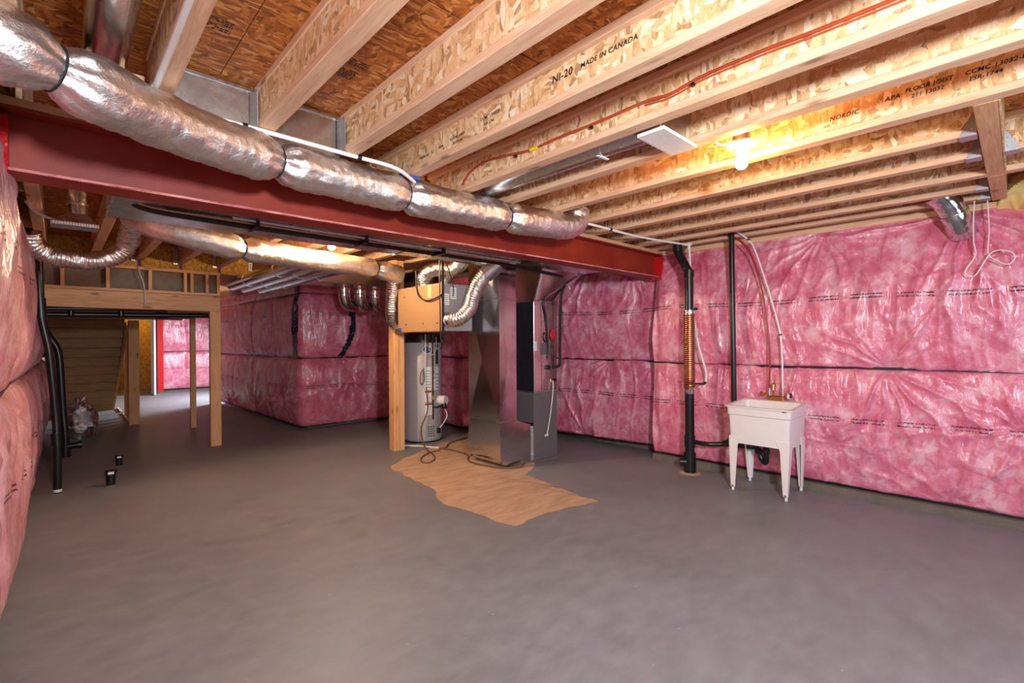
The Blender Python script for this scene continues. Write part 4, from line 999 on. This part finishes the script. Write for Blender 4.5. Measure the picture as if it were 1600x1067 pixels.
def oval(ac, zc, w, h, name, m, par, off):
    mb = MB(); c = []
    for i in range(24):
        q = 2 * PI * i / 24; a = vd + ac + w * math.cos(q) / hr; c.append((hx + (hr + off) * math.cos(a), hy + (hr + off) * math.sin(a), zc + h * math.sin(q)))
    a = vd + ac; ctr = (hx + (hr + off) * math.cos(a), hy + (hr + off) * math.sin(a), zc)
    mb.add(c + [ctr], [(i, (i + 1) % 24, 24) for i in range(24)]); return mb.build(name, m, par)
em = oval(.24, 1.42, .072, .062, 'oval_emblem', PAPER, t, .0026); oval(.24, 1.42, .063, .053, 'emblem_field', BLUE, em, .0034)
for q in range(4):
    mb = MB(); a0 = .24 + (-.045 + q * .004) / hr; a1 = .24 + (.042 - q * .004) / hr
    z0 = 1.385 + q * .02; pts = []
    for a, z in ((a0, z0), (a1, z0 + .022), (a1, z0 + .031), (a0, z0 + .009)):
        pts.append((hx + (hr + .0044) * math.cos(vd + a), hy + (hr + .0044) * math.sin(vd + a), z))
    mb.add(pts, [(0, 1, 2, 3)]); mb.build('emblem_stripe', PAPER, em)
oval(.82, 1.48, .05, .03, 'blue_emblem', BLUE, t, .003)
patch(.74, .92, 1.20, 1.42, 'dark_label', INK, t)
mb = MB()
for r_ in range(5):
    for c_ in range(3):
        a0 = .24 + c_ * .14; loops = []
        for i in range(3):
            a = vd + a0 + .10 * i / 2
            loops.append([(hx + (hr + q) * math.cos(a), hy + (hr + q) * math.sin(a), .10 + r_ * .035 + zz - .008 * i) for zz, q in ((0, .002), (.013, .002), (.013, 0), (0, 0))])
        mb.loft(loops)
mb.build('intake_slots', BLACK_ABS, t)['kind'] = 'stuff'
def at_t(a, q, z): return (hx + (hr + q) * math.cos(vd + a), hy + (hr + q) * math.sin(vd + a), z)
MB().tube([at_t(.46, .05, 1.66), at_t(.46, .05, .36)], .012, 10).build('gas_pipe', BLACK_ABS, t, True)
MB().tube(spl([at_t(.44, .05, .55), at_t(.6, .08, .54), at_t(.8, .09, .56), at_t(.95, .07, .57)], 5), .012, 10).build('gas_branch', BLACK_ABS, t, True)
MB().cyl(at_t(.46, .05, .66), at_t(.46, .05, .72), .02, 12).build('gas_cock', BRASS, t, True)
vb = MB().cyl(at_t(1.02, -.02, .63), at_t(1.02, .12, .63), .075, 20).build('gas_control', WHITE_PL, t, True)
MB().lathe(at_t(.95, .10, .54), [(0, -.03), (.04, -.03), (.045, 0), (.03, .05), (0, .06)], 14).build('gas_valve', BLACK_ABS, t, True)
MB().tube(spl([at_t(1.0, .09, .52), at_t(1.05, .13, .40), at_t(.98, .08, .28), at_t(.88, .03, .20)], 6), .008, 8).build('pilot_tube', WHITE_PL, t, True)
MB().lathe(at_t(.86, .02, .17), [(0, -.04), (.03, -.04), (.03, .04), (0, .04)], 12).build('drain_valve', BLACK_ABS, t, True)
MB().tube(spl([at_t(.12, .06, 1.66), at_t(.12, .06, 1.4), at_t(.10, .04, 1.1), at_t(.14, .03, .8)], 6), .008, 8).build('relief_tube', WHITE_PL, t, True)
MB().tube(spl([at_t(.64, .05, 1.62), at_t(.62, .06, 1.46), at_t(.50, .06, 1.36), at_t(.32, .06, 1.34), at_t(.2, .05, 1.36)], 6), .007, 8).build('grey_wire', GREYCABLE, t, True)
tag(MB().tube(spl([at_t(.0, .05, 1.12), at_t(-.08, .06, 1.06), at_t(-.1, .06, .93), at_t(.0, .06, .90), at_t(.06, .06, 1.0), at_t(.02, .07, 1.12), at_t(.06, .06, 1.14)], 8), .008, 8).build('coiled_hose', HOSE, smooth=True), 'small coil of brown hose hung on the water heater front', 'hose')
tag(MB().tube(resample(spl([(3.70, 6.28, .012), (3.85, 6.05, .012), (3.98, 5.76, .012)], 6), .05), .013, 10).build('condensate_pipe', WHITE_PL, smooth=True), 'short white pipe lying on the floor before the water heater', 'pipe')
tag(MB().tube(resample(spl([at_t(.16, .04, .85), at_t(.2, .05, .5), (3.93, 6.14, .25), (3.80, 5.86, .05), (3.70, 5.5, .012), (3.58, 5.28, .010), (3.42, 5.16, .010), (3.37, 5.26, .010), (3.50, 5.46, .010), (3.74, 5.62, .010), (3.9, 5.62, .010)], 8), .03), .010, 10).build('drain_hose', HOSE, smooth=True), 'brown drain hose looping on the floor between the wood post and water heater', 'hose')
tag(MB().tube(resample(spl([(4.72, 6.06, .012), (4.30, 5.92, .012), (4.06, 5.70, .012), (3.95, 5.72, .014), (4.02, 5.58, .012), (4.04, 5.30, .012), (3.98, 5.08, .012), (3.84, 4.90, .012), (3.80, 4.72, .012), (3.84, 4.50, .012), (3.90, 4.30, .012), (4.08, 4.20, .012), (4.22, 4.24, .03)], 8), .03), .012, 10).build('drain_hose', HOSE, smooth=True), 'long brown drain hose curving along the floor to the return duct', 'hose')

# ------------------------------------------------------------------ stair landing at the far left
t = thing('landing_frame', 'wood framed stair landing with a deep header beam on posts', 'framing', (.8, 8.3, 0))
MB().box(-.17, 1.775, 8.28, 8.36, 2.015, 2.245).build('header_beam', WOOD_X, t, bevel=.004)
MB().box(-.17, 1.775, 8.275, 8.37, 2.248, 2.285).build('bottom_plate', WOOD_X, t, bevel=.003)
MB().box(-.17, 1.775, 8.275, 8.37, 2.56, 2.60).build('top_plate', WOOD_X, t, bevel=.003)
for x in (.02, .46, .91, 1.32, 1.40, 1.59, 1.735): MB().box(x, x + .038, 8.28, 8.365, 2.285, 2.56).build('stud', WOOD_Z, t, bevel=.002)
MB().box(-.17, 1.775, 8.375, 8.39, 2.28, 2.60).build('wall_board', DRYWALL, t)
MB().box(1.64, 1.78, 8.275, 8.36, 0, 2.015).build('post', WOOD_Z, t, bevel=.004)
MB().box(.96, 1.12, 11.55, 11.70, 0, 1.98).build('post', WOOD_Z, t, bevel=.004)
MB().box(1.735, 1.82, 10.32, 10.40, 0, 2.0).build('post', WOOD_Z, t, bevel=.004)
MB().box(-.17, 1.775, 8.42, 11.7, 2.05, 2.09).build('deck', OSB_RIM, t)
for y in (9.0, 9.8, 10.6, 11.3): MB().box(-.17, 1.775, y, y + .04, 1.99, 2.05).build('deck_joist', WOOD_X, t)
t = thing('stair_flight', 'dark underside of wooden stairs below the landing, boards in rows', 'stairs', (.4, 13, 0))
n = 11
for i in range(n):
    y0 = 11.75 + i * .27; z1 = 2.05 - i * .186
    MB().box(-.15, .92, y0, y0 + .28, z1 - .186 - .03, z1 - .186).build('tread', WOOD_DK, t, bevel=.003)
    MB().box(-.15, .92, y0 - .02, y0, z1 - .186, z1 - .012).build('riser', WOOD_DK, t, bevel=.003)
for x in (-.17, .93):
    MB().bar((x, 11.72, 1.83), (x, 14.75, -.02 + .12), .04, .26).build('stringer', WOOD_DK, t)
tag(MB().box(.98, 1.02, 11.75, 14.6, 0, .04).build('floor_plate', WOOD_Y, bevel=.003), 'wood plate on the floor along the stairs', 'lumber')
for i, (y, x) in enumerate(((11.95, .985), (12.35, .985), (12.75, .985))):
    tag(MB().box(x, x + .038, y, y + .09, .04, 1.9).build('wall_stud', WOOD_Z, bevel=.003), 'wall stud beside the stair underside, ' + ['nearest the landing post', 'second behind the landing post', 'third behind the landing post'][i], 'stud', 'studs beside the stairs')
tag(MB().bar((.30, 11.5, .16), (.86, 11.45, .26), .05, .03).build('trim_stick', DOOR_W), 'pale stick of trim lying across the foot of the stair underside', 'trim')
mb = MB(); loops = []
for i in range(20):
    ph = PI * i / 19; L = []
    for j in range(32):
        th = 2 * PI * j / 32
        v = Vector((math.sin(ph) * math.cos(th), math.sin(ph) * math.sin(th), math.cos(ph)))
        k = 1 + .55 * mnoise.noise(v * 2.1) + .28 * mnoise.noise(v * 6) + .12 * mnoise.noise(v * 14)
        L.append((.24 + v.x * .17 * k * (1.2 - .5 * v.z), 10.6 + v.y * .2 * k, max(.0, .30 + v.z * .33 * k)))
    loops.append(L)
tag(mb.loft(loops).build('plastic_bundle', mat_foil('film_bundle', (.75, .72, .74, 1), .25, .8), smooth=True, angle=80), 'crumpled bundle of clear film on the floor behind the black drain pipes', 'bundle')
# drains
t = thing('drain_pipe', 'black drain pipe running across under the landing header', 'pipe', (.8, 8.55, 1.95), 'black drains')
MB().cyl((-.18, 8.55, 1.925), (1.75, 8.55, 1.965), .036, 18).build('pipe_run', BLACK_ABS, t, True)
MB().cyl((-.10, 8.50, 2.0), (1.15, 8.50, 2.03), .026, 16).build('branch_pipe', BLACK_ABS, t, True)
for x in (.12, .63): MB().cyl((x, 8.53, 1.92), (x, 8.52, 2.12), .034, 16).build('tee', BLACK_ABS, t, True)
MB().cyl((1.02, 8.55, 1.95), (1.16, 8.55, 1.953), .048, 18).build('coupling', BLACK_ABS, t, True)
t = thing('drain_pipe', 'black drain stack nearest the left wall, from joists to floor', 'pipe', (-.017, 6.9, 0), 'black drains')
MB().tube(spl([(-.145, 6.92, 2.60), (-.138, 6.9, 2.19), (-.128, 6.9, 1.86), (-.10, 6.9, 1.66), (-.07, 6.9, 1.45), (-.03, 6.9, .85), (-.017, 6.88, .5), (-.017, 6.88, .0)], 8), .034, 18).build('pipe_run', BLACK_ABS, t, True)
MB().cyl((-.133, 6.9, 2.02), (-.125, 6.9, 1.82), .043, 18).build('coupling', BLACK_ABS, t, True)
MB().cyl((-.025, 6.885, .62), (-.018, 6.88, .5), .043, 18).build('coupling', BLACK_ABS, t, True)
MB().cyl((-.017, 6.88, .012), (-.017, 6.88, .04), .035, 18).build('bare_end', PAPER, t, True)
t = thing('drain_pipe', 'second black drain stack just behind the nearest one, with a cleanout tee', 'pipe', (.07, 8.95, 0), 'black drains')
MB().tube(spl([(-.16, 9.0, 1.80), (-.08, 9.0, 1.62), (-.02, 9.0, 1.50), (.01, 9.0, 1.3), (.035, 9.0, .7), (.06, 8.98, .25), (.06, 8.98, .0)], 8), .042, 18).build('pipe_run', BLACK_ABS, t, True)
MB().cyl((.05, 8.98, .14), (.22, 8.97, .15), .04, 16).cyl((.19, 8.97, .15), (.23, 8.97, .15), .05, 16).build('cleanout', BLACK_ABS, t, True)
MB().cyl((.06, 8.98, .0), (.06, 8.98, .14), .055, 18).build('hub', BLACK_ABS, t, True)
for (x, y, r, h, lab) in ((.405, 6.8, .046, .17, 'larger capped black pipe stub standing in the floor'), (.545, 7.8, .038, .14, 'smaller black pipe stub standing in the floor, just behind the larger one')):
    t = thing('pipe_stub', lab, 'pipe stub', (x, y, 0), 'floor pipe stubs')
    MB().lathe((x, y, 0), [(0, 0), (r * .88, 0), (r * .92, h * .75), (r * 1.12, h * .8), (r * 1.12, h), (0, h)], 22).build('pipe', BLACK_ABS, t, True)
    MB().lathe((x, y, 0), [(0, 0), (r * 1.35, 0), (r * 1.1, .014), (0, .014)], 16).build('grout_collar', CONC, t, True)
    MB().box(x - r * .6, x + r * .5, y - r * 1.14, y - r * 1.08, h * .80, h * .95).build('size_label', PAPER, t)
tag(MB().tube(spl([(.80, 8.25, 2.60), (.81, 8.25, 2.50), (.85, 8.26, 2.38), (.865, 8.262, 2.24), (.868, 8.265, 2.05)], 6), .009, 8).build('hanging_cable', GREYCABLE, smooth=True), 'grey cable hanging down the face of the landing header', 'cable')
tag(MB().tube(spl([(3.25, 4.67, 2.62), (3.255, 4.665, 1.68), (3.272, 4.665, 1.507), (3.28, 4.70, 1.46)], 6), .008, 8).build('power_cable', BLACK_ABS, smooth=True), 'black power cable beside the corner of the ventilation box', 'cable')
tag(MB().tube(spl([(1.70, 3.0, 2.70), (1.74, 2.93, 2.705), (1.86, 2.90, 2.70)], 5), .012, 10).build('capped_pipe_end', BLUE, smooth=True), 'short blue capped pipe end above the foil duct', 'pipe')
